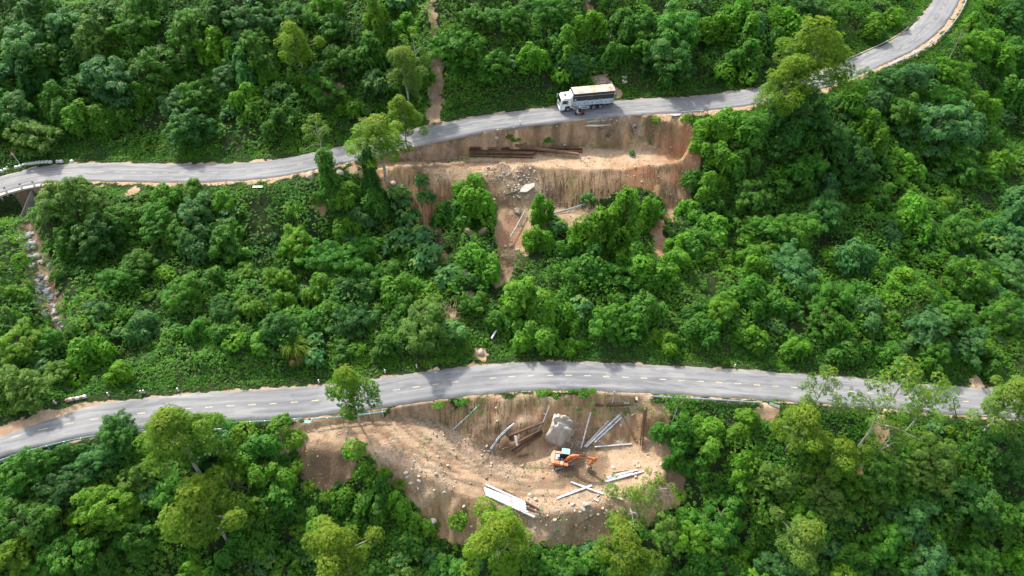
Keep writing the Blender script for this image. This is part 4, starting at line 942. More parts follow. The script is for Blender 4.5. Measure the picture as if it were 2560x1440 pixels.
pole([(1229, 852), (1245, 824)], .15, M['white'], 'white_pole', 'white pole lying in the bushes above the lower road', 'pole', .6)
pole([(1290, 480), (1275, 486), (1262, 488)], .16, M['darkbark'], 'log', 'dark log jammed beside the pale slab on the upper slope', 'log')
pole([cvx((805, 668)), cvx((910, 650))], .13, M['darkbark'], 'log', 'short brown log on the earth left of the excavator', 'log')

def wrail(mb, pts, up=(0, 0, 1)):
    """the two-wave steel rail, drawn along pts"""
    prof = [(0, -.16), (.07, -.12), (.07, -.06), (0, -.02), (0, .02), (.07, .06), (.07, .12), (0, .16)]
    pts = [Vector(p) for p in pts]; V = []; n = len(prof); k = 2 * n
    for i, p in enumerate(pts):
        d = (pts[min(i + 1, len(pts) - 1)] - pts[max(i - 1, 0)]).normalized(); u = Vector(up); s = d.cross(u).normalized(); u2 = s.cross(d)
        for o in (0, .015):
            for a, b in prof: V.append(p + s * (a + o) + u2 * b)
    F = []
    for i in range(len(pts) - 1):
        for j in range(n - 1):
            for off, fl in ((0, 0), (n, 1)):
                q = (i * k + off + j, i * k + off + j + 1, (i + 1) * k + off + j + 1, (i + 1) * k + off + j)
                F.append(q[::-1] if fl else q)
        for j in (0, n - 1): F.append((i * k + j, (i + 1) * k + j, (i + 1) * k + n + j, i * k + n + j))
    mb.add(V, F)
def guardrail(rd, lat, pxa, pxb, m, label, zoff=.62, post=2.0):
    xa, xb = pxa, pxb; xs = np.arange(xa, xb, .25); y, z, c = rd(xs); ty = np.gradient(y, xs); L = np.hypot(1, ty)
    X = xs - ty / L * lat; Y = y + lat / L; s = np.concatenate([[0], np.cumsum(np.hypot(np.diff(X), np.diff(Y)))])
    Z = np.minimum(z, ground(X, Y) + .15)
    Z = np.convolve(np.pad(Z, 6, 'edge'), np.ones(13) / 13, 'valid')
    root = empty('guardrail', (X[0], Y[0], Z[0])); o0 = Vector((X[0], Y[0], Z[0]))
    mb = MB(); wrail(mb, [Vector((a, b, c2 + zoff)) - o0 for a, b, c2 in list(zip(X, Y, Z))[::4]]); mb.build('rail', m, root)
    for k in np.arange(0, s[-1], post):
        i = int(np.argmin(abs(s - k))); p = MB(); gz = float(ground(X[i], Y[i]))
        off = -.09
        p.box((-.06, -.06, gz - Z[i] - .3), (.06, .06, zoff + .16)); q = p.build('post', M['galv'], root); q.location = (X[i] - o0.x, Y[i] + off - o0.y, Z[i] - o0.z)
    return tag(root, label, 'guardrail')
xl = lambda px, py, z: float(at_z(px, py, z)[0])
guardrail(road_l, -(SHL - .15), xl(-60, 1160, 8), xl(545, 1060, 3.6), M['teal'], 'pale green guardrail along the outer edge of the lower road, left end')
guardrail(road_l, -(SHL - .15), xl(548, 1060, 3.6), xl(762, 1050, 2.6), M['teal'], 'pale green guardrail between the yellow green tree and the bare earth')
guardrail(road_l, -(SHL + .1), xl(772, 1050, 2.5), xl(957, 1027, 1.7), M['teal'], 'pale green guardrail behind the slender tree at the top of the earth ramp')
guardrail(road_l, -(SHL + .25), xl(1628, 992, -.7), xl(1905, 1003, -1.6), M['galv'], 'silver guardrail along the lower road right of the landslide')
guardrail(road_u, -(SHU + .3), xl(2190, 180, 17.3), xl(2445, -30, 17.8), M['white'], 'white guardrail round the outside of the bend at top right')
guardrail(road_u, -(SHU - .1), xl(1700, 292, 16.3), xl(1765, 290, 16.4), M['galv'], 'short guardrail end on the upper road right of the cliff')
def fallen_rail(pts, m, name, label, dz=.25):
    P = [W3(*p, dz) for p in pts]; Q = []
    for i in range(len(P) - 1):
        for f in (0, .5): Q.append(P[i].lerp(P[i + 1], f))
    Q.append(P[-1]); c = P[0].copy(); mb = MB(); wrail(mb, [q - c for q in Q], (0.2, .75, .65))
    return tag(mb.build(name, m, loc=c), label, 'guardrail')
fallen_rail([(1366, 547), (1385, 536), (1420, 527), (1464, 513)], M['galv'], 'fallen_guardrail', 'long silver rail fallen across the rilled brown slope')
fallen_rail([(1276, 600), (1290, 577), (1312, 536)], M['galv'], 'fallen_guardrail', 'bent silver rail lying in the bushes left of the rilled slope', .7)
fallen_rail([(1338, 535), (1350, 541), (1362, 549)], M['galv'], 'fallen_guardrail', 'short silver rail piece left of the long fallen rail', .4)
fallen_rail([cvx((525, 592)), cvx((600, 480)), cvx((690, 392)), cvx((765, 336))], M['galv'], 'fallen_guardrail', 'bent pale rail lying on the slope left of the brown beams')
fallen_rail([(1467, 308), (1484, 305), (1499, 303)], M['teal'], 'fallen_guardrail', 'bent green rail on the broken road edge below the motorbike')
fallen_rail([(1502, 303), (1530, 301)], M['galv'], 'fallen_guardrail', 'grey rail beside the green one on the broken road edge')
fallen_rail([(1922, 1010), (1948, 1019)], M['teal'], 'fallen_guardrail', 'short pale green rail end tipped over the lower road edge at right')
fallen_rail([(536, 1077), (556, 1076)], M['galv'], 'fallen_guardrail', 'small silver rail piece in the bushes beside the big yellow green tree')

# ------------------------------------------------------------------ stones
M['greyrock'] = worn('cool_grey_rock', (.36, .36, .36), (.19, .19, .19), 1.1, .8, .95, 0, .5)
def rock_mesh(seed, flat=.7, m=None, sub=3, rough=.34):
    bm = bmesh.new(); bmesh.ops.create_icosphere(bm, subdivisions=sub, radius=1)
    g = random.Random(seed); pl = [(Vector((g.gauss(0, 1), g.gauss(0, 1), g.gauss(0, 1))).normalized(), g.uniform(.55, .9)) for _ in range(9)]
    for v in bm.verts:
        c = v.co.copy()
        for n, d in pl:
            q = c.dot(n)
            if q > d: c -= n * (q - d) * .9
        f = 1 + (float(fbm(c.x * 1.7 + seed, c.y * 1.7 + c.z, seed, 3)) - .5) * rough
        v.co = Vector((c.x * f, c.y * f * .85, c.z * f * flat))
    me = bpy.data.meshes.new('rock'); bm.to_mesh(me); bm.free(); me.materials.append(m)
    return me
RM = {k: [rock_mesh(s * 7 + len(k), .65 + .1 * (s % 3), M[k], 2) for s in range(4)] for k in ('rock', 'tanrock', 'palerock', 'greyrock')}
def boulder(px, py, rp, m, label, name='boulder', group=None, sq=1., cat='boulder'):
    p = cast(px, py); dist = to_px(p)[0, 2]; r = rp * dist / FPX
    o = bpy.data.objects.new(name, random.choice(RM[m])); COL.objects.link(o)
    o.location = (p[0], p[1], p[2] + r * .02); o.rotation_euler = (random.uniform(-.3, .3), random.uniform(-.3, .3), random.uniform(0, 6.28)); o.scale = (r * random.uniform(.9, 1.15), r * sq, r * random.uniform(.8, 1.1))
    o_rank.append((o, px, py, rp, group))
    return tag(o, label, cat, group)
o_rank = []
for a in [(1202, 880, 12, 'tanrock', 'tan boulder lying on the grass beside the lower road'), (702, 1107, 12, 'tanrock', 'rounded tan boulder at the left end of the lower bare earth'), (776, 440, 16, 'tanrock', 'big brown boulder left of the vine covered trunk by the upper road'),
          (852, 432, 12, 'palerock', 'pale boulder between the two vine covered trunks'), (983, 457, 9, 'palerock', 'pale boulder on the brown slope right of the twin crowned tree'), (1176, 738, 9, 'tanrock', 'tan boulder in the dead brush halfway down the slope'),
          (1400, 622, 10, 'tanrock', 'tan boulder half buried in bushes below the rilled slope'), (1396, 580, 10, 'tanrock', 'brown boulder just under the long fallen rail'), (1292, 527, 13, 'tanrock', 'brown boulder with dry grass on the gravel slope'),
          (1646, 805, 5, 'tanrock', 'small tan stone in the bushes above the lower road'), (1324, 1237, 6, 'palerock', 'pale stone above the stack of white beams'), (1654, 1160, 7, 'tanrock', 'tan stone at the right end of the lower landslide'), (1084, 1302, 10, 'palerock', 'pale boulder at the bottom of the earth slope, left of the bright bush'),
          (1552, 1063, 5, 'tanrock', 'small tan stone right of the slanting white beams'), (1533, 1168, 6, 'palerock', 'pale stone right of the excavator bucket'), (1217, 1115, 5, 'tanrock', 'small stone left of the bent pale rail'), (1241, 345, 7, 'palerock', 'pale stone in the middle of the upper cliff'), (1413, 362, 7, 'rock', 'grey stone on the upper cliff right of the green tufts'), (1033, 365, 4, 'palerock', 'white stone on the edge of the upper road by the ramp')]: boulder(*a)
G1 = 'grey boulders filling the gully at the left edge'
gl = [(72, 588), (84, 605), (62, 610), (78, 622), (70, 640), (92, 645), (108, 652), (84, 660), (100, 700), (112, 690), (92, 712), (118, 722), (106, 735), (126, 742), (96, 752), (112, 762), (130, 770), (142, 778), (104, 782), (120, 790), (148, 802), (160, 812), (132, 730), (88, 698), (58, 598), (116, 668)]
for k, (x, y) in enumerate(gl):
    for j in range(3): boulder(x + random.uniform(-12, 12), y + random.uniform(-8, 8), random.uniform(5, 11), random.choice(['greyrock', 'greyrock', 'greyrock', 'palerock']), 'grey boulder tumbled in the gully at the left edge', group=G1)
G2 = 'pale stones heaped behind the truck'
for k in range(26):
    c = random.choice([(1503, 198, 16, 12), (1515, 212, 18, 8), (1556, 200, 9, 8), (1540, 234, 10, 4)])
    boulder(c[0] + random.uniform(-c[2], c[2]), c[1] + random.uniform(-c[3], c[3]), random.uniform(2.5, 5.5), random.choice(['rock', 'palerock', 'palerock']), 'pale stone in the rock heap beside the truck', 'rock', G2, cat='rock')
G3 = 'broken rocks spilled below the upper bench'
for k in range(62):
    x = random.gauss(1296, 30); y = random.uniform(420, 500); boulder(x, y, random.uniform(1.8, 5), random.choice(['rock', 'palerock', 'tanrock']), 'broken rock on the gravel spill below the rusty beams', 'rock', G3, cat='rock')
for x, y, r in [(1263, 615, 7), (1277, 613, 8), (1294, 627, 10), (1264, 629, 6), (1256, 640, 7), (1268, 641, 9), (1283, 640, 6)]: boulder(x, y, r, 'tanrock', 'brown boulder in the cluster below the bent rail', group='brown boulders below the bent rail')
G4 = 'grey rocks on the rubble slope below the excavator'
for k in range(34): boulder(random.uniform(1290, 1520), random.uniform(1262, 1330), random.uniform(2, 6), random.choice(['rock', 'palerock', 'tanrock']), 'rock on the rubble slope below the excavator', 'rock', G4, cat='rock')
for x, y, r in [(1465, 1262, 11), (1457, 1274, 8), (1432, 1262, 7), (1450, 1280, 5)]: boulder(x, y, r, 'rock', 'larger grey rock right of the rubble slope centre', 'rock', 'larger grey rocks below the lone white beam', cat='rock')
G5 = 'stones on the edge of the earth ramp'
for x, y, r in [(1015, 1181, 7), (1019, 1191, 7), (1026, 1207, 6), (1048, 1201, 7), (1119, 1163, 5), (1159, 1265, 6), (939, 1129, 5), (1047, 1190, 5), (1110, 1230, 4), (1085, 1225, 4), (970, 1195, 4)]: boulder(x, y, r, 'palerock', 'pale stone along the lower edge of the earth ramp', 'rock', G5, cat='rock')
G6 = 'white stones on the broken edge of the upper road'
for k in range(26): boulder(random.choice([random.uniform(1240, 1310), random.uniform(1535, 1565)]), 0, 1, 'palerock', '', 'rock') if False else None
for k in range(24):
    x = random.choice([random.uniform(1235, 1310), random.uniform(1325, 1460), random.uniform(1520, 1562)]); y = 326 - (x - 1235) * .085 + random.uniform(-4, 5)
    boulder(x, y, random.uniform(1.6, 3.2), 'palerock', 'white stone on the crumbled edge of the upper road', 'rock', G6, cat='rock')

# one huge boulder behind the excavator
me = rock_mesh(91, 1.0, M['tanrock'], 5, .5)
M['bigrock'] = worn('streaked_rock', (.42, .38, .32), (.22, .165, .11), 1.5, .9, .95, 0, .6); me.materials.clear(); me.materials.append(M['bigrock'])
for v in me.vertices:
    f2 = 1 + (float(fbm(v.co.x * 4 + v.co.z * 3, v.co.y * 4 - v.co.z * 2, 7, 4)) - .5) * .34; v.co *= f2
    f = max(0, v.co.z); v.co.x *= 1 - .38 * f; v.co.y *= 1 - .25 * f
p = cast(1396, 1112); bo = bpy.data.objects.new('huge_boulder', me); COL.objects.link(bo); bo.location = (p[0], p[1] + 1.9, p[2] + .9); bo.scale = (2.75, 2.5, 4.4); bo.rotation_euler = (.1, -.08, .5)
for q in me.polygons: q.use_smooth = True
tag(bo, 'huge streaked tan boulder standing right behind the orange excavator', 'boulder')

# pebbles strewn over the bare earth: nobody could count them
def pebbles(n):
    g = np.random.default_rng(8); ic = bmesh.new(); bmesh.ops.create_icosphere(ic, subdivisions=1, radius=1); bv = np.array([v.co[:] for v in ic.verts]); bf = np.array([[v.index for v in f.verts] for f in ic.faces]); ic.free()
    x = g.uniform(-45, 60, n); y = g.uniform(35, 125, n); b = bare_at(x, y); cl = fbm(x / 3, y / 3, 101, 3); gr = grid_at(GRAV, x, y)
    yl, _, cl_ = road_l(x); yu, _, cu = road_u(x); off = (np.abs((y - yl) * cl_) > SHL) & (np.abs((y - yu) * cu) > SHU)
    m = (b > .5) & off & (g.random(n) < (.03 + .32 * np.clip((cl - .5) * 5, 0, 1) + .4 * gr)); x, y = x[m], y[m]; k = len(x)
    r = np.exp(g.normal(-2.45, .5, k)); r = np.clip(r, .04, .32); S = g.uniform(.6, 1.2, (k, 1, 3)) * r[:, None, None]
    V = (bv[None] * g.uniform(.75, 1.2, (k, len(bv), 1))) * S; a = g.uniform(0, 6.28, k); c, s = np.cos(a)[:, None], np.sin(a)[:, None]
    V = np.stack([V[..., 0] * c - V[..., 1] * s, V[..., 0] * s + V[..., 1] * c, V[..., 2]], -1) + np.stack([x, y, ground(x, y) + r * .25], 1)[:, None]
    F = bf[None] + (np.arange(k) * len(bv))[:, None, None]
    m2 = mat('pebble_stone', (.42, .36, .29), .95); t = NT(m2); n_ = t.noise(t.pos(), .9, 2); t.link(t.ramp(n_, [(.35, (.26, .19, .13)), (.5, (.40, .32, .235)), (.65, (.54, .47, .38))]), t.b.inputs['Base Color'])
    tag(mesh_np('rubble', V.reshape(-1, 3), F.reshape(-1, 3), (m2,)), 'loose pebbles and clods strewn over the bare earth', 'rubble', kind='stuff'); print('pebbles', k)
pebbles(60000)

# ------------------------------------------------------------------ stones, posts and walls beside the roads
for k, (x, y) in enumerate([(4, 430), (14, 426), (42, 420), (50.5, 418), (60, 414.5), (67, 412.5), (76, 411), (83.6, 410), (92.3, 408.5), (100.6, 407.5), (109, 407), (118, 406.5), (127, 406.5), (145, 405.5), (153.5, 405.5), (180, 405)]):
    p = W3(x, y); mb = MB(); mb.prism([(-.3, -.2), (.3, -.2), (.3, .25), (.18, .42), (-.18, .42), (-.3, .25)], -.2, .2); mb.box((-.33, -.23, -.2), (.33, .23, .06))
    o = mb.build('kerb_stone', M['white'], bevel=.03); o.location = p; o.rotation_euler = (0, 0, .25 + random.uniform(-.2, .2)); o_rank.append((o, x, y, 4, 'kerb')); tag(o, 'whitewashed kerb stone in the curved row at the far left bend', 'kerb stone', 'whitewashed stones along the upper road bend')
for k, (x, y) in enumerate([(170, 1003), (178, 1001), (187, 999), (196, 998), (205, 996), (213, 994)]):
    M['faded'] = M.get('faded') or worn('faded_red_paint', (.50, .24, .20), (.55, .48, .43), 2.5, .9, .8); p = W3(x, y); mb = MB(); mb.prism([(-.24, -.2), (.24, -.2), (.24, .4), (.12, .52), (-.12, .52), (-.24, .4)], -.16, .16); r_ = mb.build('kerb_block', M['white'] if k % 2 else M['faded'], bevel=.02); r_.location = p; r_.rotation_euler = (0, 0, .3)
    tag(r_, ['first red', 'first white', 'second red', 'second white', 'third red', 'third white'][k] + ' kerb block from the left in the short row by the lower road', 'kerb block', 'painted kerb blocks over the gully')
def marker(x, y, label, h=.75):
    p = W3(x, y); root = empty('marker_post', p); mb = MB(); mb.box((-.09, -.09, -.3), (.09, .09, h)); mb.build('post', M['white'], root, bevel=.015)
    mb = MB(); mb.box((-.095, -.095, h - .2), (.095, .095, h - .05)); mb.build('red_band', M['red'], root); tag(root, label, 'marker post')
for x, y, l in [(140, 1009, 'leftmost white marker post above the lower road'), (273, 989, 'white marker post beside the lower road, right of the kerb blocks'), (355, 984, 'white marker post, left one of the close pair on the lower road verge'), (362, 983, 'white marker post, right one of the close pair on the lower road verge'), (447, 978, 'white marker post behind the big yellow green tree'),
                (798, 957, 'white marker post left of the slender tree over the lower road'), (963, 932, 'white marker post right of the slender tree over the lower road'), (1042, 919, 'white marker post left of the tan boulder by the lower road'), (1836, 918, 'lone white marker post on the right part of the lower road verge'), (22, 425, 'white marker post among the whitewashed stones at the far left'),
                (1300, 312, 'white post on the crumbled edge of the upper road')]: marker(x, y, l)
# warning sign on a leaning pole
p = W3(55, 417); root = empty('road_sign', p); mb = MB(); mb.tube([(0, 0, -.3), (-.45, .3, 1.5), (-.8, .55, 2.9)], .045, 8); mb.build('pole', M['white'], root)
mb = MB(); mb.prism([(-.42, -.36), (.42, -.36), (0, .38)], -.015, .015, Matrix.Translation((-.78, .5, 2.6)) @ Matrix.Rotation(.9, 4, 'Z')); pl = mb.build('sign_plate', M['red'], root)
mb = MB(); mb.prism([(-.28, -.28), (.28, -.28), (0, .22)], -.022, -.017, Matrix.Translation((-.78, .5, 2.6)) @ Matrix.Rotation(.9, 4, 'Z')); mb.build('sign_face', M['line'], pl)
tag(root, 'red edged triangular warning sign on a leaning white pole at the far left', 'road sign')
# culvert headwall under the upper road at the far left
xs = np.arange(xl(-60, 500, 12.6), xl(100, 466, 13.2), .5); y, z, c = road_u(xs); ty = np.gradient(y, xs); Ln = np.hypot(1, ty)
root = empty('culvert_wall', (xs[0], y[0], z[0])); o0 = np.array([xs[0], y[0], z[0]])
def ribbon(l0, l1, z0, z1, sel=slice(None)):
    V = []; F = []
    for l, zz in ((l0, z0), (l1, z0), (l1, z1), (l0, z1)): V.append(np.stack([xs - ty / Ln * l, y + l / Ln, z + zz], 1) - o0)
    V = np.stack(V, 1)[sel]; n = len(V); V = V.reshape(-1, 3)
    for i in range(n - 1):
        for j in range(4): F.append((i * 4 + j, i * 4 + (j + 1) % 4, (i + 1) * 4 + (j + 1) % 4, (i + 1) * 4 + j))
    F += [(0, 1, 2, 3), (n * 4 - 1, n * 4 - 2, n * 4 - 3, n * 4 - 4)]
    return [tuple(v) for v in V], F
mb = MB(); mb.add(*ribbon(-(HWU + .2), -(HWU + .95), -.1, .22)); mb.build('parapet', M['concrete'], root)
mb = MB(); mb.add(*ribbon(-(HWU + .28), -(HWU + .72), -3.6, -.1, slice(0, len(xs) - 8))); mb.build('wall_face', M['concrete'], root)
for q in (23, 56, 85):
    x = xl(q, 470, 13.1); yy, zz, _ = road_u(np.array([x])); mb = MB(); mb.box((-.12, -.12, 0), (.12, .12, .75)); pp = mb.build('bollard', M['white'], root, bevel=.02); pp.location = Vector((x, yy[0] - HWU - .45, zz[0] + .2)) - Vector(o0)
    mb = MB(); mb.box((-.125, -.125, .6), (.125, .125, .77)); mb.build('cap', M['darkmetal'], pp)
mb = MB(); mb.add([(0, 0, 0), (.35, 0, 0), (2.2, -3.4, -3.2), (1.8, -3.4, -3.2), (0, 0, -3.6), (.35, 0, -3.6), (2.2, -3.4, -4.2), (1.8, -3.4, -4.2)], [(0, 1, 2, 3), (4, 7, 6, 5), (0, 3, 7, 4), (1, 5, 6, 2), (0, 4, 5, 1), (3, 2, 6, 7)])
ww = mb.build('wing_wall', M['concrete'], root); x = xl(72, 485, 12.6); yy, zz, _ = road_u(np.array([x])); ww.location = Vector((x, yy[0] - HWU - .8, zz[0] - .4)) - Vector(o0); ww.rotation_euler = (0, 0, -1.0)
tag(root, 'concrete culvert headwall with three white bollards under the upper road bend', 'retaining wall')
# culvert pipe sticking out of the upper cliff
p = cast(1587, 316); root = empty('drain_pipe', (p[0], p[1] - .15, p[2])); V = []; mb = MB(); n = 20
prof = [(.9, .50), (-.55, .50), (-.55, .40), (.9, .40)]
for (yy, r) in prof:
    for k in range(n): t = 2 * math.pi * k / n; V.append((r * math.cos(t), yy, r * math.sin(t)))
mb.add(V, [(i * n + k, i * n + (k + 1) % n, ((i + 1) % 4) * n + (k + 1) % n, ((i + 1) % 4) * n + k) for i in range(3) for k in range(n)]); mb.build('pipe', M['concrete'], root)
mb = MB(); mb.tube([(0, .5, 0), (0, .55, 0)], .4, n); mb.build('bore_shade', M['black'], root); root.rotation_euler = (-.25, 0, .12)  # black disc stands in for the shade inside the hollow pipe
tag(root, 'round concrete drain pipe sticking out of the upper cliff', 'drain pipe')
# broken slab of the old road edge
def slab(px, py, pts, th, rot, m, name, label, cat, dz=.2):
    p = W3(px, py, dz); n = len(pts); V = [(a, b, 0) for a, b in pts] + [(a * .96, b * .96, -th) for a, b in pts]
    mb = MB(); mb.add(V, [tuple(range(n)), tuple(range(2 * n - 1, n - 1, -1))] + [(i, i + n, (i + 1) % n + n, (i + 1) % n) for i in range(n)])
    o = mb.build(name, m, loc=p); o.rotation_euler = rot; return tag(o, label, cat)
slab(1500, 315, [(-3.2, -.5), (-1.5, -.9), (.4, -.7), (2.2, .1), (3.4, .9), (1.2, 1.0), (-1.4, .8)], .22, (-.35, .1, .2), M['palerock'], 'concrete_slab', 'long broken white slab hanging on the upper road edge below the motorbike', 'slab', .35)
slab(1318, 474, [(-1.6, -.5), (-.4, -.9), (1.3, -.2), (1.6, .5), (0, .8), (-1.2, .3)], .35, (.25, -.1, .3), M['palerock'], 'concrete_slab', 'pale slab lying among the rocks at the top of the bushes', 'slab', .5)
slab(1688, 290, [(-1.3, -.3), (-.2, -.6), (1.2, .1), (1.0, .5), (-.6, .4)], .15, (-.2, .1, .1), M['palerock'], 'concrete_slab', 'small white broken slab on the road edge right of the drain pipe', 'slab', .3)
slab(1290, 1103, [(-.22, -.8), (.12, -.85), (.25, .7), (-.12, .75)], .05, (.5, 0, .3), M['concrete'], 'metal_sheet', 'narrow pale sheet between the wide brown beam and the bundle', 'sheet', .3)
slab(770, 1058, [(-.45, -.22), (.45, -.2), (.45, .2), (-.45, .2)], .05, (.3, 0, 0), M['teal'], 'metal_sheet', 'small green sheet below the guardrail joint at the left of the bare earth', 'sheet', .4)
slab(645, 470, [(-.9, -.2), (.9, -.15), (.8, .2), (-.8, .2)], .08, (.2, 0, 0), M['white'], 'metal_sheet', 'small white board lying in the grass below the upper road', 'board', .3)
slab(1024, 370, [(-.8, -.1), (.8, .0), (.7, .14), (-.8, .1)], .1, (0, 0, .3), M['white'], 'concrete_post', 'white post lying flat at the top of the upper ramp', 'post', .15)
# drain opening under the lower road
p = W3(1562, 1012); root = empty('drain_opening', p)
mb = MB(); mb.box((-1.9, 1.5, -.2), (1.5, 1.8, 1.5)); mb.box((1.5, 0, -.2), (1.8, 1.8, 1.5)); mb.build('back_wall', M['darkmetal'], root)  # concrete walls coloured near-black, the shade of the recess put into the colour
mb = MB(); mb.box((1.5, -.2, 1.5), (1.82, 1.82, 1.56)); mb.box((-1.9, 1.5, 1.5), (1.5, 1.82, 1.56)); mb.build('coping', M['tanrock'], root)
mb = MB(); mb.box((-.2, -.3, -.2), (.75, .4, .45)); mb.build('block', M['palerock'], root, bevel=.04)
tag(root, 'dark open drain chamber with a pale block under the lower road edge', 'drain')
# kerb of the bend at top right
xs = np.arange(xl(2140, 160, 17.2), xl(2292, 60, 17.5), .5); y, z, c = road_u(xs); ty = np.gradient(y, xs); Ln = np.hypot(1, ty); o0 = np.zeros(3)
mb = MB(); mb.add(*ribbon(HWU + .3, HWU + .55, -.2, .14)); tag(mb.build('kerb', M['concrete']), 'pale concrete kerb along the inside of the bend', kind='structure')
# poles at the far right of the lower road
p = W3(2397, 1050); root = empty('leaning_pole', p); mb = MB(); mb.tube([(0, 0, -.4), (-1.3, .9, 2.2), (-2.0, 1.4, 3.8)], .07, 8); mb.build('shaft', M['darkmetal'], root)
mb = MB(); mb.tube([(-2.0, 1.4, 3.8), (-2.08, 1.45, 4.0)], .1, 8); mb.build('cap', M['white'], root); tag(root, 'leaning dark pole with a white tip at the far right of the lower road', 'pole')
p = W3(2428, 1052); mb = MB(); mb.tube([(0, 0, -.3), (.25, .2, .9), (.5, .5, 1.5)], .07, 6); tag(mb.build('stake', M['galv'], loc=p), 'short leaning stake right of the dark pole', 'stake')

# ------------------------------------------------------------------ dead brush
def brush(px, py, r, n, L, th, m, name, label, cat, hz=.5, seed=0, up=.25, dirx=None):
    p = W3(px, py, 0); g = random.Random(seed + int(px)); mb = MB(); root_v = p
    for i in range(n):
        a = g.uniform(0, 6.28) if dirx is None else dirx + g.gauss(0, .25); b = Vector((g.gauss(0, r * .45), g.gauss(0, r * .3), 0)); b.z = float(ground(p.x + b.x, p.y + b.y)) - p.z + g.uniform(0, hz)
        l = g.uniform(.5, 1) * L; b.z += .25; e = b + Vector((math.cos(a) * l, math.sin(a) * l, l * g.uniform(-.1, up))); e.z = max(e.z, float(ground(p.x + e.x, p.y + e.y)) - p.z + .1)
        mid = (b + e) / 2 + Vector((g.gauss(0, .08), g.gauss(0, .08), g.uniform(0, .25))); mb.tube([b, mid, e], [th, th * .8, th * .4], 4, cap=False)
    return tag(mb.build(name, m, loc=p), label, cat)
M['straw'] = worn('dry_straw', (.44, .34, .21), (.26, .18, .11), 2, .8, .9); M['redbrush'] = worn('dead_leaves', (.17, .085, .06), (.08, .05, .04), 2, .8, .95); M['greybrush'] = worn('grey_twigs', (.27, .22, .17), (.15, .12, .09), 2, .8, .95)
brush(820, 225, 2.0, 130, 2.2, .035, M['redbrush'], 'dead_brush', 'red brown heap of dead branches on the hillside above the upper road', 'dead brush', 2.2, dirx=-1.0)
brush(1263, 650, 1.2, 34, 3.2, .035, M['straw'], 'dry_canes', 'dry canes lying flat below the cluster of brown boulders', 'dry canes', .9, dirx=0.0)
brush(1275, 674, .9, 18, 2.6, .03, M['straw'], 'dry_canes', 'smaller bunch of dry canes just below the flat canes', 'dry canes', .9, 1, dirx=-.15)
brush(1160, 690, 1.0, 40, 3.0, .035, M['greybrush'], 'dry_canes', 'tangle of hanging dry canes left of the vine column', 'dry canes', 1.6, 2, dirx=-1.7)
brush(1180, 750, 1.8, 90, 1.5, .025, M['greybrush'], 'dead_brush', 'grey twiggy brush round the tan boulder on the slope', 'dead brush', .8, 3)
brush(1115, 610, 2.0, 80, 1.6, .025, M['greybrush'], 'dead_brush', 'grey dead brush in the bushes left of the dry plumes', 'dead brush', 1.0, 4)
brush(1125, 790, 1.8, 46, 2.6, .03, M['straw'], 'dead_brush', 'pale bare branches right of the rounded olive tree', 'dead brush', 1.6, 5, .8)
brush(1665, 1240, 2.0, 70, 1.6, .03, M['greybrush'], 'dead_brush', 'grey dead brush at the lower right end of the landslide', 'dead brush', .8, 6)
brush(595, 1215, 1.8, 60, 2.0, .03, M['greybrush'], 'dead_brush', 'grey bare twigs between the tall yellow green tree and the brown cliff', 'dead brush', 2.2, 7, .6)
brush(2190, 1240, 1.6, 60, 1.8, .03, M['redbrush'], 'dead_brush', 'red brown dead twigs in the shade below the lower road at right', 'dead brush', 1.5, 8)
def plume(px, py, lean, label, L=4.2):
    p = W3(px, py, .5); g = random.Random(int(px)); mb = MB(); path = []
    for i in range(9): t = i / 8; path.append(Vector((lean * (t ** 1.6) * L * .45, .2 * t, L * (t - .28 * t * t))))
    mb.tube(path, [.05 * (1 - .7 * i / 8) for i in range(9)], 5)
    for i in range(170):
        t = g.uniform(.35, 1); q = path[int(t * 8)]; a = g.uniform(0, 6.28); l = g.uniform(.3, .8); mb.tube([q, q + Vector((math.cos(a) * l * .6, math.sin(a) * l * .6, l * .25 - .1)), q + Vector((math.cos(a) * l, math.sin(a) * l, -.25))], [.02, .016, .008], 3, cap=False)
    return tag(mb.build('dry_grass_plume', M['straw'], loc=p), label, 'dry grass')
plume(1188, 610, -.9, 'tall dry straw plume arching to the left over the bushes'); plume(1196, 600, 1.0, 'smaller dry straw plume arching to the right', 3.0)
brush(1288, 520, .9, 60, 1.0, .018, M['straw'], 'dry_grass', 'dry grass round the brown boulder on the gravel slope', 'dry grass', .3, 9, .6)
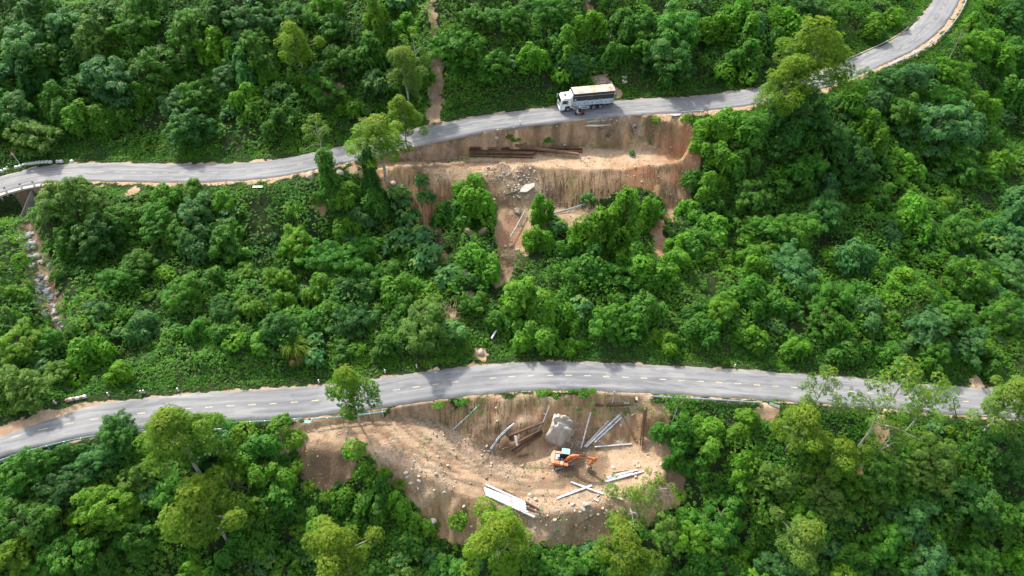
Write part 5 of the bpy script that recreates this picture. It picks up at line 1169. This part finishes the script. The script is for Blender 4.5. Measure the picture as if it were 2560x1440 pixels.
# ------------------------------------------------------------------ truck
def wheel(mbname, root, x, y, r, w, rimcol, dual=False):
    m = MB(); s = 1 if y > 0 else -1
    m.lathe([(-w / 2, r * .62), (-w / 2, r * .93), (-w * .36, r), (w * .36, r), (w / 2, r * .93), (w / 2, r * .62)], n=28)
    o = m.build('wheel', M['black'], root); o.location = (x, y, r)
    q = MB(); f = s * w / 2
    q.lathe([(f - s * .16, r * .60), (f + s * .012, r * .62), (f + s * .012, r * .54), (f - s * .07, r * .45), (f - s * .07, r * .24), (f + s * .04, r * .20), (f + s * .04, r * .02)], n=24)
    q.build('rim', rimcol, o)
    return o
def build_truck():
    rear = W3(1493, 275, 0); front = W3(1418.5, 280, 0); xc = (rear.x + front.x) / 2
    yu, zu, cu = road_u(np.array([xc])); z0 = float(zu[0]) + .05
    A = at_z(1418.5, 279, z0); Bk = at_z(1492, 272.3, z0); d = np.array(A - Bk)[:2]; L = np.hypot(*d); d /= L; left = np.array([-d[1], d[0]])
    wf, wr = 3.65, -2.03; k = L / (wf - wr); print('truck scale', k, 'heading', d)
    # middle of the truck: near wheels stand on the left side
    c = A[:2] - d * wf * k - left * 1.12
    root = empty('cargo_truck', (c[0], c[1], z0), (0, 0, math.atan2(d[1], d[0]))); root.scale = (k, k, k)
    wh = M['truckwhite']; al = M['truckpanel']; tp = M['tarp']; tn = M['tarptop']
    m = MB(); m.box((-5.0, -.5, .8), (4.6, -.32, 1.08)); m.box((-5.0, .32, .8), (4.6, .5, 1.08)); [m.box((x, -.32, .84), (x + .15, .32, 1.0)) for x in (-4.6, -3, -1.4, .4, 2.2, 3.6)]
    m.box((-5.05, -1.1, .55), (-4.93, 1.1, .72)); m.build('chassis', M['darkmetal'], root)
    # cab
    pr = [(3.02, .95), (3.12, .95), (3.2, 1.18), (4.1, 1.18), (4.22, .55), (5.1, .5), (5.14, 1.3), (5.08, 1.62), (4.86, 2.5), (4.66, 2.74), (4.3, 2.82), (3.02, 2.86)]
    m = MB(); m.prism(pr, -1.2, 1.2); cab = m.build('cab', wh, root, bevel=.05)
    m = MB(); m.add([(5.085, -1.08, 1.68), (5.085, 1.08, 1.68), (4.885, 1.0, 2.46), (4.885, -1.0, 2.46)], [(0, 1, 2, 3)]); o = m.build('windscreen', M['glass'], root); o.location = (.035, 0, 0)
    for s in (-1, 1):
        m = MB(); m.add([(4.78, s * 1.215, 1.68), (3.72, s * 1.215, 1.68), (3.72, s * 1.215, 2.35), (4.62, s * 1.215, 2.35)], [(0, 1, 2, 3)]); m.build('side_window', M['glass'], root)
        m = MB(); m.box((3.62, s * 1.205 - .006, .98), (3.64, s * 1.205 + .016 * s, 2.5)); m.box((3.75, s * 1.205 - .02, 1.55), (3.95, s * 1.205 + .04 * s, 1.6)); m.build('door_handle', M['darkmetal'], root)
        m = MB(); m.tube([(4.8, s * 1.2, 2.5), (5.2, s * 1.42, 2.48), (5.22, s * 1.45, 1.9)], .025, 6); m.box((5.15, s * 1.36, 1.75), (5.21, s * 1.56, 2.25)); m.build('mirror', wh, root)
        m = MB(); m.box((5.1, s * .95 - .18, .72), (5.17, s * .95 + .18, .92)); m.build('headlight', M['galv'], root)
        m = MB(); m.box((-5.06, s * .9 - .15, .74), (-5.0, s * .9 + .15, .88)); m.build('tail_light', M['red'], root)
    m = MB(); m.box((5.09, -.7, 1.0), (5.15, .7, 1.45)); m.build('grille', M['darkmetal'], root)
    m = MB(); m.box((4.25, -1.21, .42), (5.2, 1.21, .68)); m.build('bumper', wh, root, bevel=.05)
    m = MB(); m.box((3.75, -.35, 2.83), (4.25, .35, 2.9)); h = m.build('roof_hatch', M['galv'], root, bevel=.02); m = MB(); m.box((3.82, -.28, 2.9), (4.18, .28, 2.915)); m.build('hatch_glass', M['glass'], h)
    m = MB(); m.prism([(2.75, 1.2), (2.95, 1.2), (2.98, 3.1), (2.8, 3.35), (2.75, 3.35)], -1.15, 1.15); m.build('headboard', wh, root, bevel=.03)
    # load body
    m = MB(); m.box((-5.1, -1.2, 1.08), (2.65, 1.2, 1.22)); m.build('load_floor', M['darkmetal'], root)
    for s in (-1, 1):
        for i, (a, b) in enumerate(((2.62, .18), (.10, -2.3), (-2.38, -4.92))):
            m = MB(); y0, y1 = sorted((s * 1.2, s * 1.24)); m.box((b, y0, 1.14), (a, y1, 2.15))
            for q in range(4): zz = 1.2 + q * .25; ya, yb = sorted((s * 1.24, s * 1.262)); m.box((b + .03, ya, zz), (a - .03, yb, zz + .13))
            sp = m.build('side_panel', al, root)
            m = MB(); ya, yb = sorted((s * 1.262, s * 1.285)); [m.box((x, ya, 1.5), (x + .28, yb, 1.6)) for x in (b + .25, (a + b) / 2, a - .5)]; m.build('latch', M['darkmetal'], sp)
        for x in (.14, -2.34, -5.0, 2.66): m = MB(); ya, yb = sorted((s * 1.19, s * 1.3)); m.box((x - .05, ya, 1.05), (x + .05, yb, 2.3)); m.build('stanchion', M['galv'], root)
        m = MB(); n = 16; V = []; F = []
        for i in range(n + 1):
            x = 2.68 - i * 7.8 / n
            for (zz, o_) in ((2.1, .0), (2.6, .02), (3.05, .035), (3.12, .05), (3.2, .03), (3.62, .0)): V.append((x, s * (1.245 + o_ + .012 * math.sin(i * 2.1 + zz * 3)), zz))
        for i in range(n):
            for j in range(5): F.append((i * 6 + j, i * 6 + j + 1, i * 6 + 7 + j, i * 6 + 6 + j))
        m.add(V, F); t = m.build('side_tarpaulin', tp, root)
        m = MB(); ya, yb = sorted((s * 1.285, s * 1.31)); m.box((-5.1, ya, 3.08), (2.67, yb, 3.14)); m.build('rope', M['galv'], t)
        if s > 0: m = MB(); m.box((2.15, 1.275, 2.32), (2.45, 1.30, 2.5)); m.build('notice', M['truckwhite'], t)
    m = MB(); V = []; F = []; nx, ny = 30, 8
    for i in range(nx + 1):
        for j in range(ny + 1):
            x = 2.7 - i * 7.85 / nx; y = -1.27 + 2.54 * j / ny; e = 1 - abs(y / 1.27) ** 4
            V.append((x, y, 3.62 + .16 * e + (.05 * math.sin(x * 4.2) + .035 * math.sin(x * 9 + y * 4)) * e))
    for i in range(nx):
        for j in range(ny): q = i * (ny + 1) + j; F.append((q, q + 1, q + ny + 2, q + ny + 1))
    m.add(V, F); m.build('top_tarpaulin', tn, root, smooth=True)
    m = MB(); m.box((2.6, -1.24, 1.2), (2.68, 1.24, 3.66)); m.box((-5.12, -1.24, 1.2), (-5.05, 1.24, 3.66)); m.build('end_wall', tp, root)
    m = MB(); m.tube([(-5.15, -1.25, 1.2), (-5.15, -1.25, 3.75), (-5.15, 0, 3.9), (-5.15, 1.25, 3.75), (-5.15, 1.25, 1.2)], .035, 6); m.build('rear_hoop', M['galv'], root)
    for s in (-1, 1):
        y = s * 1.16; m = MB()
        m.box((-.45, y - .03, .78), (2.55, y + .03, .88)); m.box((-.45, y - .03, .38), (2.55, y + .03, .50)); [m.box((x, y - .03, .5), (x + .12, y + .03, .78)) for x in (-.45, 1.0, 2.43)]; m.build('side_guard', wh, root)
        wheel('w', root, 3.65, s * 1.08, .52, .32, M['galv'])
        for x in (-1.35, -2.70): wheel('w', root, x, s * .98, .52, .56, M['galv'])
        m = MB(); m.tube([(-.62, s * 1.1, .5), (-.75, s * 1.1, 1.02), (-1.35, s * 1.1, 1.13), (-2.0, s * 1.1, 1.05), (-2.7, s * 1.1, 1.13), (-3.3, s * 1.1, 1.0), (-3.45, s * 1.1, .6)], .045, 5); m.build('mudguard', M['galv'], root)
    m = MB(); m.tube([(.3, .75, .68), (1.6, .75, .68)], .28, 14); m.build('fuel_tank', M['galv'], root)
    tag(root, 'white cab cargo truck with dark tarpaulin sides on the upper road', 'truck')
    return root, c, d, left, z0
M['truckwhite'] = worn('truck_paint', (.80, .80, .79), (.60, .57, .52), 2, .5, .4)
M['truckpanel'] = worn('aluminium_panel', (.50, .56, .62), (.32, .35, .38), 1.4, .6, .5)
M['tarp'] = worn('dark_tarpaulin', (.035, .040, .055), (.075, .07, .07), .8, .8, .75)
M['tarptop'] = worn('sun_bleached_tarpaulin', (.52, .44, .35), (.30, .19, .12), .8, 1., .8, 0, .5)
TR, tc, td, tl, tz = build_truck()

# ------------------------------------------------------------------ motorbike and rider
def skin_body(name, nodes, edges, m, root=None, sub=2):
    me = bpy.data.meshes.new(name); me.from_pydata([n[0] for n in nodes], edges, []); me.update(); me.materials.append(m)
    o = bpy.data.objects.new(name, me); COL.objects.link(o)
    o.modifiers.new('skin', 'SKIN').use_smooth_shade = True
    if not me.skin_vertices: me.skin_vertices.new()
    for v, n in zip(me.skin_vertices[0].data, nodes): v.radius = n[1] if isinstance(n[1], tuple) else (n[1], n[1])
    me.skin_vertices[0].data[0].use_root = True
    s = o.modifiers.new('sub', 'SUBSURF'); s.levels = s.render_levels = sub
    if root: o.parent = root
    return o
def build_bike():
    z0 = tz; a = at_z(1437.5, 287.5, z0); b = at_z(1459, 287, z0); d = (a - b)[:2]; d /= np.hypot(*d); c = (a[:2] + b[:2]) / 2
    root = empty('motorbike', (c[0], c[1], z0), (0, 0, math.atan2(d[1], d[0])))
    for x in (.62, -.62):
        m = MB(); m.lathe([(-.045, .22), (-.05, .26), (-.03, .295), (.03, .295), (.05, .26), (.045, .22)], n=24); o = m.build('wheel', M['black'], root); o.location = (x, 0, .295)
        q = MB(); q.lathe([(-.03, .22), (.03, .22)], n=20); q.tube([(0, -.04, 0), (0, .04, 0)], .05, 8)
        o2 = q.build('rim', M['galv'], o)
    m = MB(); m.tube([(.62, .07, .3), (.45, .07, .75), (.38, .05, .98)], .028, 6); m.tube([(.62, -.07, .3), (.45, -.07, .75), (.38, -.05, .98)], .028, 6); m.build('front_fork', M['galv'], root)
    m = MB(); m.tube([(.36, -.34, 1.02), (.40, -.12, 1.0), (.40, .12, 1.0), (.36, .34, 1.02)], .018, 6); m.build('handlebar', M['darkmetal'], root)
    m = MB(); m.prism([(.30, .45), (.52, .62), (.50, 1.0), (.40, 1.05), (.24, .72), (.0, .5), (-.05, .34), (.2, .32)], -.15, .15); m.build('front_fairing', M['truckwhite'], root, bevel=.04)
    m = MB(); m.prism([(.1, .32), (-.1, .3), (-.35, .45), (-.85, .72), (-.9, .84), (-.3, .74), (0, .62)], -.13, .13); m.build('rear_fairing', M['red'], root, bevel=.04)
    m = MB(); m.prism([(.12, .72), (-.1, .76), (-.72, .84), (-.76, .90), (-.1, .84), (.1, .8)], -.13, .13); m.build('seat', M['black'], root, bevel=.03)
    m = MB(); m.prism([(.15, .22), (-.4, .22), (-.45, .42), (.1, .45)], -.1, .1); m.build('engine', M['darkmetal'], root, bevel=.03)
    m = MB(); m.tube([(-.1, -.16, .24), (-.5, -.17, .3), (-.85, -.17, .4)], [.03, .05, .05], 8); m.build('exhaust', M['galv'], root)
    m = MB(); m.box((-.95, -.2, .86), (-.52, .2, 1.14)); m.build('luggage_box', M['darkmetal'], root, bevel=.05)
    m = MB(); m.box((.5, -.06, .92), (.56, .06, 1.0)); m.build('headlight', M['galv'], root)
    tag(root, 'small red and white motorbike riding beside the truck', 'motorbike')
    # rider
    mt = bpy.data.materials.new('rider_skin_and_clothes'); mt.use_nodes = True; t = NT(mt)
    sep = t.node('ShaderNodeSeparateXYZ'); t.link(t.obj(), sep.inputs[0]); zf = t.mr(sep.outputs[2], 1.52, 1.54)
    xf = t.mr(sep.outputs[0], .27, .29); lo = t.mr(sep.outputs[2], .92, .90)
    c1 = t.mix(zf, (.018, .018, .022), (.42, .26, .18)); hx = t.math('MULTIPLY', xf, t.mr(sep.outputs[2], .95, .97)); t.link(t.mix(hx, c1, (.42, .26, .18)), t.b.inputs['Base Color']); t.b.inputs['Roughness'].default_value = .85
    N = [((-.22, 0, .92), (.16, .13)), ((-.18, 0, 1.15), (.14, .11)), ((-.10, 0, 1.38), (.17, .11)), ((-.06, 0, 1.5), .055), ((-.03, 0, 1.58), .075), ((0, 0, 1.68), (.085, .095))]
    E = [(0, 1), (1, 2), (2, 3), (3, 4), (4, 5)]
    for s in (-1, 1):
        k = len(N); N += [((-.08, s * .2, 1.40), .055), ((.08, s * .27, 1.2), .042), ((.28, s * .29, 1.07), .03), ((.36, s * .28, 1.05), .033)]; E += [(2, k), (k, k + 1), (k + 1, k + 2), (k + 2, k + 3)]
        for j in range(4):
            k2 = len(N); N += [((.40, s * (.31 - j * .022), 1.045), .0095), ((.425, s * (.31 - j * .022), 1.015), .0085), ((.405, s * (.31 - j * .022), .99), .008)]; E += [(k + 3, k2), (k2, k2 + 1), (k2 + 1, k2 + 2)]
        k2 = len(N); N += [((.355, s * .245, 1.04), .0095), ((.375, s * .225, 1.01), .008)]; E += [(k + 3, k2), (k2, k2 + 1)]
        k3 = len(N); N += [((-.15, s * .12, .9), .095), ((.22, s * .2, .82), .072), ((.12, s * .2, .42), .05), ((.10, s * .2, .30), .045), ((.24, s * .21, .27), .04)]; E += [(0, k3), (k3, k3 + 1), (k3 + 1, k3 + 2), (k3 + 2, k3 + 3), (k3 + 3, k3 + 4)]
    p = skin_body('person', N, E, mt); p.location = root.location; p.rotation_euler = root.rotation_euler
    m = MB(); V = []; F = []
    for i in range(9):
        th = i / 8 * 1.75
        for j in range(16): ph = j / 16 * 6.283; V.append((.15 * math.sin(th) * math.cos(ph), .135 * math.sin(th) * math.sin(ph), .145 * math.cos(th)))
    for i in range(8):
        for j in range(16): F.append((i * 16 + j, i * 16 + (j + 1) % 16, (i + 1) * 16 + (j + 1) % 16, (i + 1) * 16 + j))
    m.add(V, F); h = m.build('helmet', M['truckwhite'], p, smooth=True); h.location = (0, 0, 1.70)
    for s in (-1, 1):
        m = MB(); m.box((.08, s * .035 - .012, 1.675), (.092, s * .035 + .012, 1.687)); m.build('eye', M['black'], p)
        m = MB(); m.tube([(0, s * .083, 1.66), (0, s * .1, 1.67)], .025, 6); m.build('ear', mt, p)
    m = MB(); m.tube([(.085, 0, 1.68), (.115, 0, 1.655)], .014, 6); m.build('nose', mt, p); m = MB(); m.box((.082, -.025, 1.618), (.09, .025, 1.626)); m.build('mouth', M['red'], p)
    tag(p, 'motorbike rider in dark clothes and a white helmet, seated, hands on the handlebar', 'person')
build_bike()

# ------------------------------------------------------------------ excavator
M['orange'] = worn('orange_paint', (.66, .17, .045), (.46, .22, .13), 1.6, .7, .5)
M['orange2'] = worn('faded_orange_paint', (.70, .33, .20), (.50, .30, .22), 1.6, .8, .6)
M['mint'] = worn('mint_cab_roof', (.26, .56, .50), (.36, .55, .50), 1.6, .7, .6)
M['track'] = worn('muddy_track_steel', (.25, .21, .165), (.34, .28, .21), 1.8, .9, .9)
def build_excavator():
    p = cast(1407, 1158); x0, y0 = p[0], p[1]; z0 = float(ground(x0, y0)) + .02; s = 1.0
    root = empty('excavator', (x0, y0, z0), (0, 0, R(-9)))
    root.scale = (.9, .9, .9)
    ur = R(18 + 9); Mt = Matrix.Rotation(ur, 4, 'Z')
    def track(sy):
        pts = []; n = 40; Lh, rr = 1.35, .36
        for i in range(n):
            t = i / n; per = 4 * Lh + 2 * math.pi * rr; q = t * per
            if q < 2 * Lh: pts.append((-Lh + q, 2 * rr))
            elif q < 2 * Lh + math.pi * rr: a = (q - 2 * Lh) / rr; pts.append((Lh + rr * math.sin(a), rr + rr * math.cos(a)))
            elif q < 4 * Lh + math.pi * rr: pts.append((Lh - (q - 2 * Lh - math.pi * rr), 0))
            else: a = (q - 4 * Lh - math.pi * rr) / rr; pts.append((-Lh - rr * math.sin(a), rr - rr * math.cos(a)))
        mb = MB()
        for i in range(n):
            a = Vector((pts[i][0], 0, pts[i][1])); b = Vector((pts[(i + 1) % n][0], 0, pts[(i + 1) % n][1])); d = (b - a); nn = Vector((-d.z, 0, d.x)).normalized(); c = (a + b) / 2
            X = d.normalized(); mt = Matrix(((X.x, 0, nn.x, c.x), (0, 1, 0, 0), (X.z, 0, nn.z, c.z), (0, 0, 0, 1)))
            mb.box((-d.length * .47, sy * 1.0 - .25, -.02), (d.length * .47, sy * 1.0 + .25, .04), Mt @ mt); mb.box((-.02, sy * 1.0 - .25, .035), (.02, sy * 1.0 + .25, .075), Mt @ mt)
        tr = mb.build('track', M['track'], root)
        mb = MB()
        for xx, r in [(-1.35, .3), (1.35, .3)] + [(-.9 + .36 * j, .14) for j in range(6)]:
            mb.lathe([(-.13, r), (.13, r)], Mt @ Matrix.Translation((xx, sy * 1.0, .36 if r > .2 else .2)), 14)
        mb.box((-1.1, sy * 1.0 - .12, .22), (1.1, sy * 1.0 + .12, .55), Mt); mb.build('rollers', M['darkmetal'], tr)
    track(1); track(-1)
    mb = MB(); mb.box((-.75, -.8, .3), (.75, .8, .66), Mt); mb.tube([(0, 0, .6), (0, 0, .9)], .55, 20); mb.build('undercarriage', M['track'], root)
    mb = MB(); mb.box((-1.75, -1.2, .88), (1.05, 1.2, 1.02)); mb.build('platform', M['darkmetal'], root, bevel=.02)
    # counterweight: curved back
    V = []; n = 12; F = []
    for zz in (1.0, 1.75):
        for i in range(n + 1): t = -1 + 2 * i / n; V.append((-1.75 - .42 * (1 - t * t), t * 1.22, zz))
        V += [(-1.45, 1.22, zz), (-1.45, -1.22, zz)]
    k = n + 3; F = [tuple(range(k - 1, -1, -1)), tuple(range(k, 2 * k))] + [(i, (i + 1) % k, k + (i + 1) % k, k + i) for i in range(k)]
    mb = MB(); mb.add(V, F); mb.build('counterweight', M['orange2'], root, bevel=.05)
    mb = MB(); mb.box((-1.44, -1.2, 1.02), (-.55, -.62, 1.72)); mb.build('side_cover', M['orange'], root, bevel=.04)
    mb = MB(); mb.box((-1.44, .75, 1.02), (-.35, 1.2, 1.70)); mb.build('side_cover', M['orange2'], root, bevel=.04)
    mb = MB(); mb.box((-1.44, -.60, 1.02), (-.60, .73, 1.62)); eng = mb.build('engine_bay', M['darkmetal'], root)
    mb = MB(); [mb.box((-1.35 + .0, -.45 + q * .28, 1.62), (-.95, -.25 + q * .28, 1.70)) for q in range(4)]; mb.box((-.88, .1, 1.62), (-.68, .6, 1.72)); mb.tube([(-.8, -.3, 1.6), (-.8, -.3, 1.95)], .05, 8); mb.build('engine_parts', M['galv'], eng)
    mb = MB(); mb.box((-.52, -1.18, 1.02), (.12, -.55, 1.58)); mb.build('fuel_tank', M['orange2'], root, bevel=.05)
    mb = MB(); mb.box((.2, -1.15, 1.02), (.95, -.62, 1.38)); mb.build('tool_box', M['orange'], root, bevel=.05)
    mb = MB(); mb.box((-.5, -.52, 1.02), (.3, .2, 1.3)); mb.build('valve_deck', M['darkmetal'], root)
    # cab on the left
    mb = MB(); pr = [(-.32, 1.02), (1.05, 1.02), (1.15, 1.5), (1.0, 2.55), (.85, 2.62), (-.32, 2.62)]; mb.prism(pr, .28, 1.2); cab = mb.build('cab', M['darkmetal'], root, bevel=.04)
    mb = MB(); mb.prism([(-.40, 2.60), (1.02, 2.60), (1.0, 2.72), (.9, 2.76), (-.30, 2.76), (-.40, 2.70)], .22, 1.26); mb.box((.15, .3, 2.755), (.6, 1.18, 2.80)); mb.build('cab_roof', M['mint'], cab, bevel=.03)
    mb = MB(); mb.box((-.2, .262, 1.65), (.9, .272, 2.45)); mb.box((-.2, 1.208, 1.5), (.9, 1.218, 2.45)); mb.add([(1.165, .36, 1.55), (1.165, 1.12, 1.55), (1.02, 1.12, 2.48), (1.02, .36, 2.48)], [(0, 1, 2, 3)]); mb.build('window', M['glass'], cab)
    # boom, stick, bucket: a bent arm in the plane y = -.1
    bt, be = (1.65, 3.25), (5.15, 3.05)
    mb = MB(); pr = [(.15, 1.15), (.55, 1.1), (1.25, 2.35), (1.95, 2.80), (3.2, 2.95), (5.05, 2.86), (5.3, 3.02), (5.2, 3.2), (3.4, 3.42), (1.75, 3.38), (1.15, 3.05), (.55, 2.1)]
    mb.prism(pr, -.30, .06); boom = mb.build('boom', M['orange'], root, bevel=.04)
    for s_ in (-.42, .13):
        mb = MB(); mb.tube([(.75, s_ + .03, 1.15), (1.35, s_ + .03, 1.9)], .09, 10); mb.tube([(1.35, s_ + .03, 1.9), (2.0, s_ + .03, 2.95)], .05, 10); mb.build('boom_cylinder', M['orange2'], root)
    mb = MB(); mb.tube([(2.5, -.12, 3.45), (4.0, -.12, 3.62)], .08, 10); mb.tube([(4.0, -.12, 3.62), (5.55, -.12, 3.55)], .04, 8); mb.tube([(.9, -.22, 2.8), (1.9, -.22, 3.42), (3.4, -.22, 3.5), (4.8, -.22, 3.3)], .03, 5); mb.build('stick_cylinder', M['darkmetal'], boom)
    mb = MB(); pr = [(5.0, 2.8), (5.25, 2.55), (4.55, .95), (4.38, .82), (4.25, .95), (4.72, 2.6), (5.15, 3.35), (5.5, 3.65), (5.68, 3.5), (5.5, 3.1)]
    mb.prism(pr, -.26, .02); st = mb.build('stick', M['orange'], root, bevel=.03)
    mb = MB(); mb.tube([(5.55, -.12, 3.2), (5.25, -.12, 2.1)], .07, 10); mb.tube([(5.25, -.12, 2.1), (4.85, -.12, 1.15)], .04, 8); mb.build('bucket_cylinder', M['darkmetal'], st)
    mb = MB(); pr = [(4.35, 1.0), (4.7, 1.05), (5.0, .75), (4.95, .35), (4.6, .05), (4.1, .0), (4.05, .07), (4.5, .2), (4.8, .45), (4.75, .7), (4.55, .85), (4.35, .88)]
    mb.prism(pr, -.55, .31); mb.add([(4.35, -.55, 1.0), (4.95, -.55, .75), (4.9, -.55, .3), (4.1, -.55, .0), (4.35, -.52, 1.0), (4.95, -.52, .75), (4.9, -.52, .3), (4.1, -.52, .0)], [(0, 1, 2, 3), (4, 5, 6, 7), (0, 4, 5, 1), (1, 5, 6, 2), (2, 6, 7, 3), (3, 7, 4, 0)])
    mb.add([(4.35, .28, 1.0), (4.95, .28, .75), (4.9, .28, .3), (4.1, .28, .0), (4.35, .31, 1.0), (4.95, .31, .75), (4.9, .31, .3), (4.1, .31, .0)], [(0, 1, 2, 3), (4, 5, 6, 7), (0, 4, 5, 1), (1, 5, 6, 2), (2, 6, 7, 3), (3, 7, 4, 0)])
    bk = mb.build('bucket', M['track'], root); mb = MB(); [mb.box((3.95, -.52 + q * .19, -.02), (4.12, -.45 + q * .19, .05)) for q in range(5)]; mb.build('bucket_teeth', M['galv'], bk)
    tag(root, 'orange crawler excavator with a mint green cab roof on the bare earth', 'excavator')
    print('excavator px', to_px([x0, y0, z0]))
build_excavator()

# ------------------------------------------------------------------ labels of the plants
LM = [((1467, 245), 'the truck'), ((1405, 1140), 'the orange excavator'), ((1395, 1070), 'the huge boulder'), ((1310, 382), 'the rusty beam pile'), ((1587, 316), 'the drain pipe'), ((1270, 1250), 'the white beam stack'), ((1415, 527), 'the long fallen rail'), ((1290, 575), 'the bent fallen rail'),
      ((735, 875), 'the grass clump'), ((100, 407), 'the kerb stones'), ((40, 495), 'the culvert wall'), ((84, 620), 'the gully top'), ((115, 750), 'the lower gully'), ((190, 1000), 'the red kerb blocks'), ((873, 975), 'the slender roadside tree'), ((2035, 138), 'the big bend tree'),
      ((945, 345), 'the twin crowned tree'), ((800, 330), 'the vine smothered trunk'), ((1505, 200), 'the rock heap'), ((820, 222), 'the red dead brush'), ((1085, 275), 'the bare chute foot'), ((2290, 60), 'the top right bend'), ((1202, 880), 'the roadside boulder'), ((1236, 838), 'the white pole'), ((1176, 738), 'the brush boulder'),
      ((1195, 560), 'the dry straw plumes'), ((440, 1080), 'the biggest left tree'), ((2235, 985), 'the pale branched tree'), ((1770, 997), 'the silver guardrail'), ((2397, 1020), 'the leaning dark pole'), ((1836, 918), 'the lone marker post'), ((1720, 400), 'the upper cliff end'), ((0, 0), 'the top left corner'), ((2560, 1440), 'the bottom right corner'), ((0, 1440), 'the bottom left corner'), ((2560, 0), 'the top right corner'),
      ((2560, 560), 'the right edge middle'), ((500, 0), 'the top edge, left third'), ((1300, 1440), 'the bottom edge middle'), ((1980, 1440), 'the bottom edge, right half'), ((2560, 820), 'the lower right edge'), ((500, 435), 'the upper left straight'), ((645, 470), 'the small white board'), ((1055, 805), 'the rounded olive tree'), ((450, 1440), 'the bottom edge, left half')]
SPECIAL = {(2035, 138): ('big yellow topped tree overhanging the bend of the upper road', 'tree'), (945, 342): ('yellow green crown of the twin crowned tree over the upper road, left one', 'tree'), (1008, 285): ('yellow green crown behind the twin crowned tree, right one, taller', 'tree'),
           (873, 972): ('slender light green tree with a bare thin trunk standing over the lower road', 'tree'), (792, 322): ('ragged olive crowned tree smothered in vines on the upper road edge', 'tree'), (435, 1085): ('biggest yellow green tree, standing over the lower road at left', 'tree'), (2235, 985): ('sparse tree with long pale bare branches leaning over the lower road', 'tree'), (1055, 805): ('rounded olive green tree above the lower road, left of the tan boulder', 'tree')}
WORDS = {'broad': ('leafy', 'tree'), 'vine': ('vine draped', 'tree'), 'acacia': ('feathery', 'tree'), 'thin': ('sparse slender', 'tree'), 'large': ('large leaved', 'shrub'), 'bush': ('low', 'bush'), 'tuft': ('tall grass', 'clump'), 'column': ('vine smothered', 'trunk')}
ORD = ['', 'second ', 'third ', 'fourth ', 'fifth ', 'sixth ', 'seventh ', 'eighth ', 'ninth ', 'tenth ']
DIRS = ['right of', 'below right of', 'below', 'below left of', 'left of', 'above left of', 'above', 'above right of']
by_key = {}
for q in PLANTS:
    x, y = q['px']
    if (x, y) in SPECIAL and q['kind'] not in ('column',): tag(q['o'], SPECIAL[(x, y)][0], SPECIAL[(x, y)][1], 'named by place'); del q['o']['group']; continue
    k = min(range(len(LM)), key=lambda i: (LM[i][0][0] - x) ** 2 + (LM[i][0][1] - y) ** 2)
    dx, dy = x - LM[k][0][0], y - LM[k][0][1]; D = DIRS[int(round(math.atan2(dy, dx) / (math.pi / 4))) % 8]
    w = WORDS[q['kind']]; ph = f"{q['col']} {w[0]} {w[1]}"
    by_key.setdefault((ph, D, k, w[1]), []).append((math.hypot(dx, dy), q))
for (ph, D, k, c), L in by_key.items():
    L.sort(key=lambda e: e[0])
    for i, (dd, q) in enumerate(L):
        lab = f"{ph} {D} {LM[k][1]}" + (f", {ORD[min(i, 9)]}nearest to it" if len(L) > 1 else '')
        y = q['px'][1]; yl = 960; reg = 'above the upper road' if y < 240 or (y < 400 and q['px'][0] < 900) else ('below the lower road' if y > 985 else 'between the two roads')
        if len(lab.split()) > 16: lab = lab.replace(' to it', '').replace(', left third', '')
        tag(q['o'], lab, {'tree': 'tree', 'shrub': 'shrub', 'bush': 'bush', 'clump': 'grass clump', 'trunk': 'tree'}[c], f"{WORDS[q['kind']][0]} {c}s {reg}".replace('bushs', 'bushes'))

# stones of one heap are told apart by their place in it
def ordw(n):
    a = ['', 'first', 'second', 'third', 'fourth', 'fifth', 'sixth', 'seventh', 'eighth', 'ninth', 'tenth', 'eleventh', 'twelfth', 'thirteenth', 'fourteenth', 'fifteenth', 'sixteenth', 'seventeenth', 'eighteenth', 'nineteenth']
    if n < 20: return a[n]
    t = {2: 'twent', 3: 'thirt', 4: 'fort', 5: 'fift', 6: 'sixt', 7: 'sevent', 8: 'eight'}[n // 10]
    return t + 'ieth' if n % 10 == 0 else t + 'y-' + a[n % 10]
HEAPS = {G1: ('boulder in the left gully', 'top', 1), G2: ('stone in the heap behind the truck', 'left', 0), G3: ('rock on the spill below the rusty beams', 'top', 1), G4: ('rock on the rubble slope under the excavator', 'left', 0), G5: ('stone along the earth ramp edge', 'left', 0),
         G6: ('stone on the crumbled upper road edge', 'left', 0), 'kerb': ('whitewashed kerb stone at the far left bend', 'left', 0), 'brown boulders below the bent rail': ('brown boulder in the cluster below the bent rail', 'top', 1), 'larger grey rocks below the lone white beam': ('larger grey rock below the lone white beam', 'left', 0)}
for gname, (what, side, ax) in HEAPS.items():
    L = [e for e in o_rank if e[4] == gname]; L.sort(key=lambda e: e[1 + ax])
    med = sorted(e[3] for e in L)[len(L) // 2]
    for i, e in enumerate(L):
        size = 'small ' if e[3] < med * .8 else 'big ' if e[3] > med * 1.25 else ''
        e[0]['label'] = f"{size}{what}, {ordw(i + 1)} from the {side}"
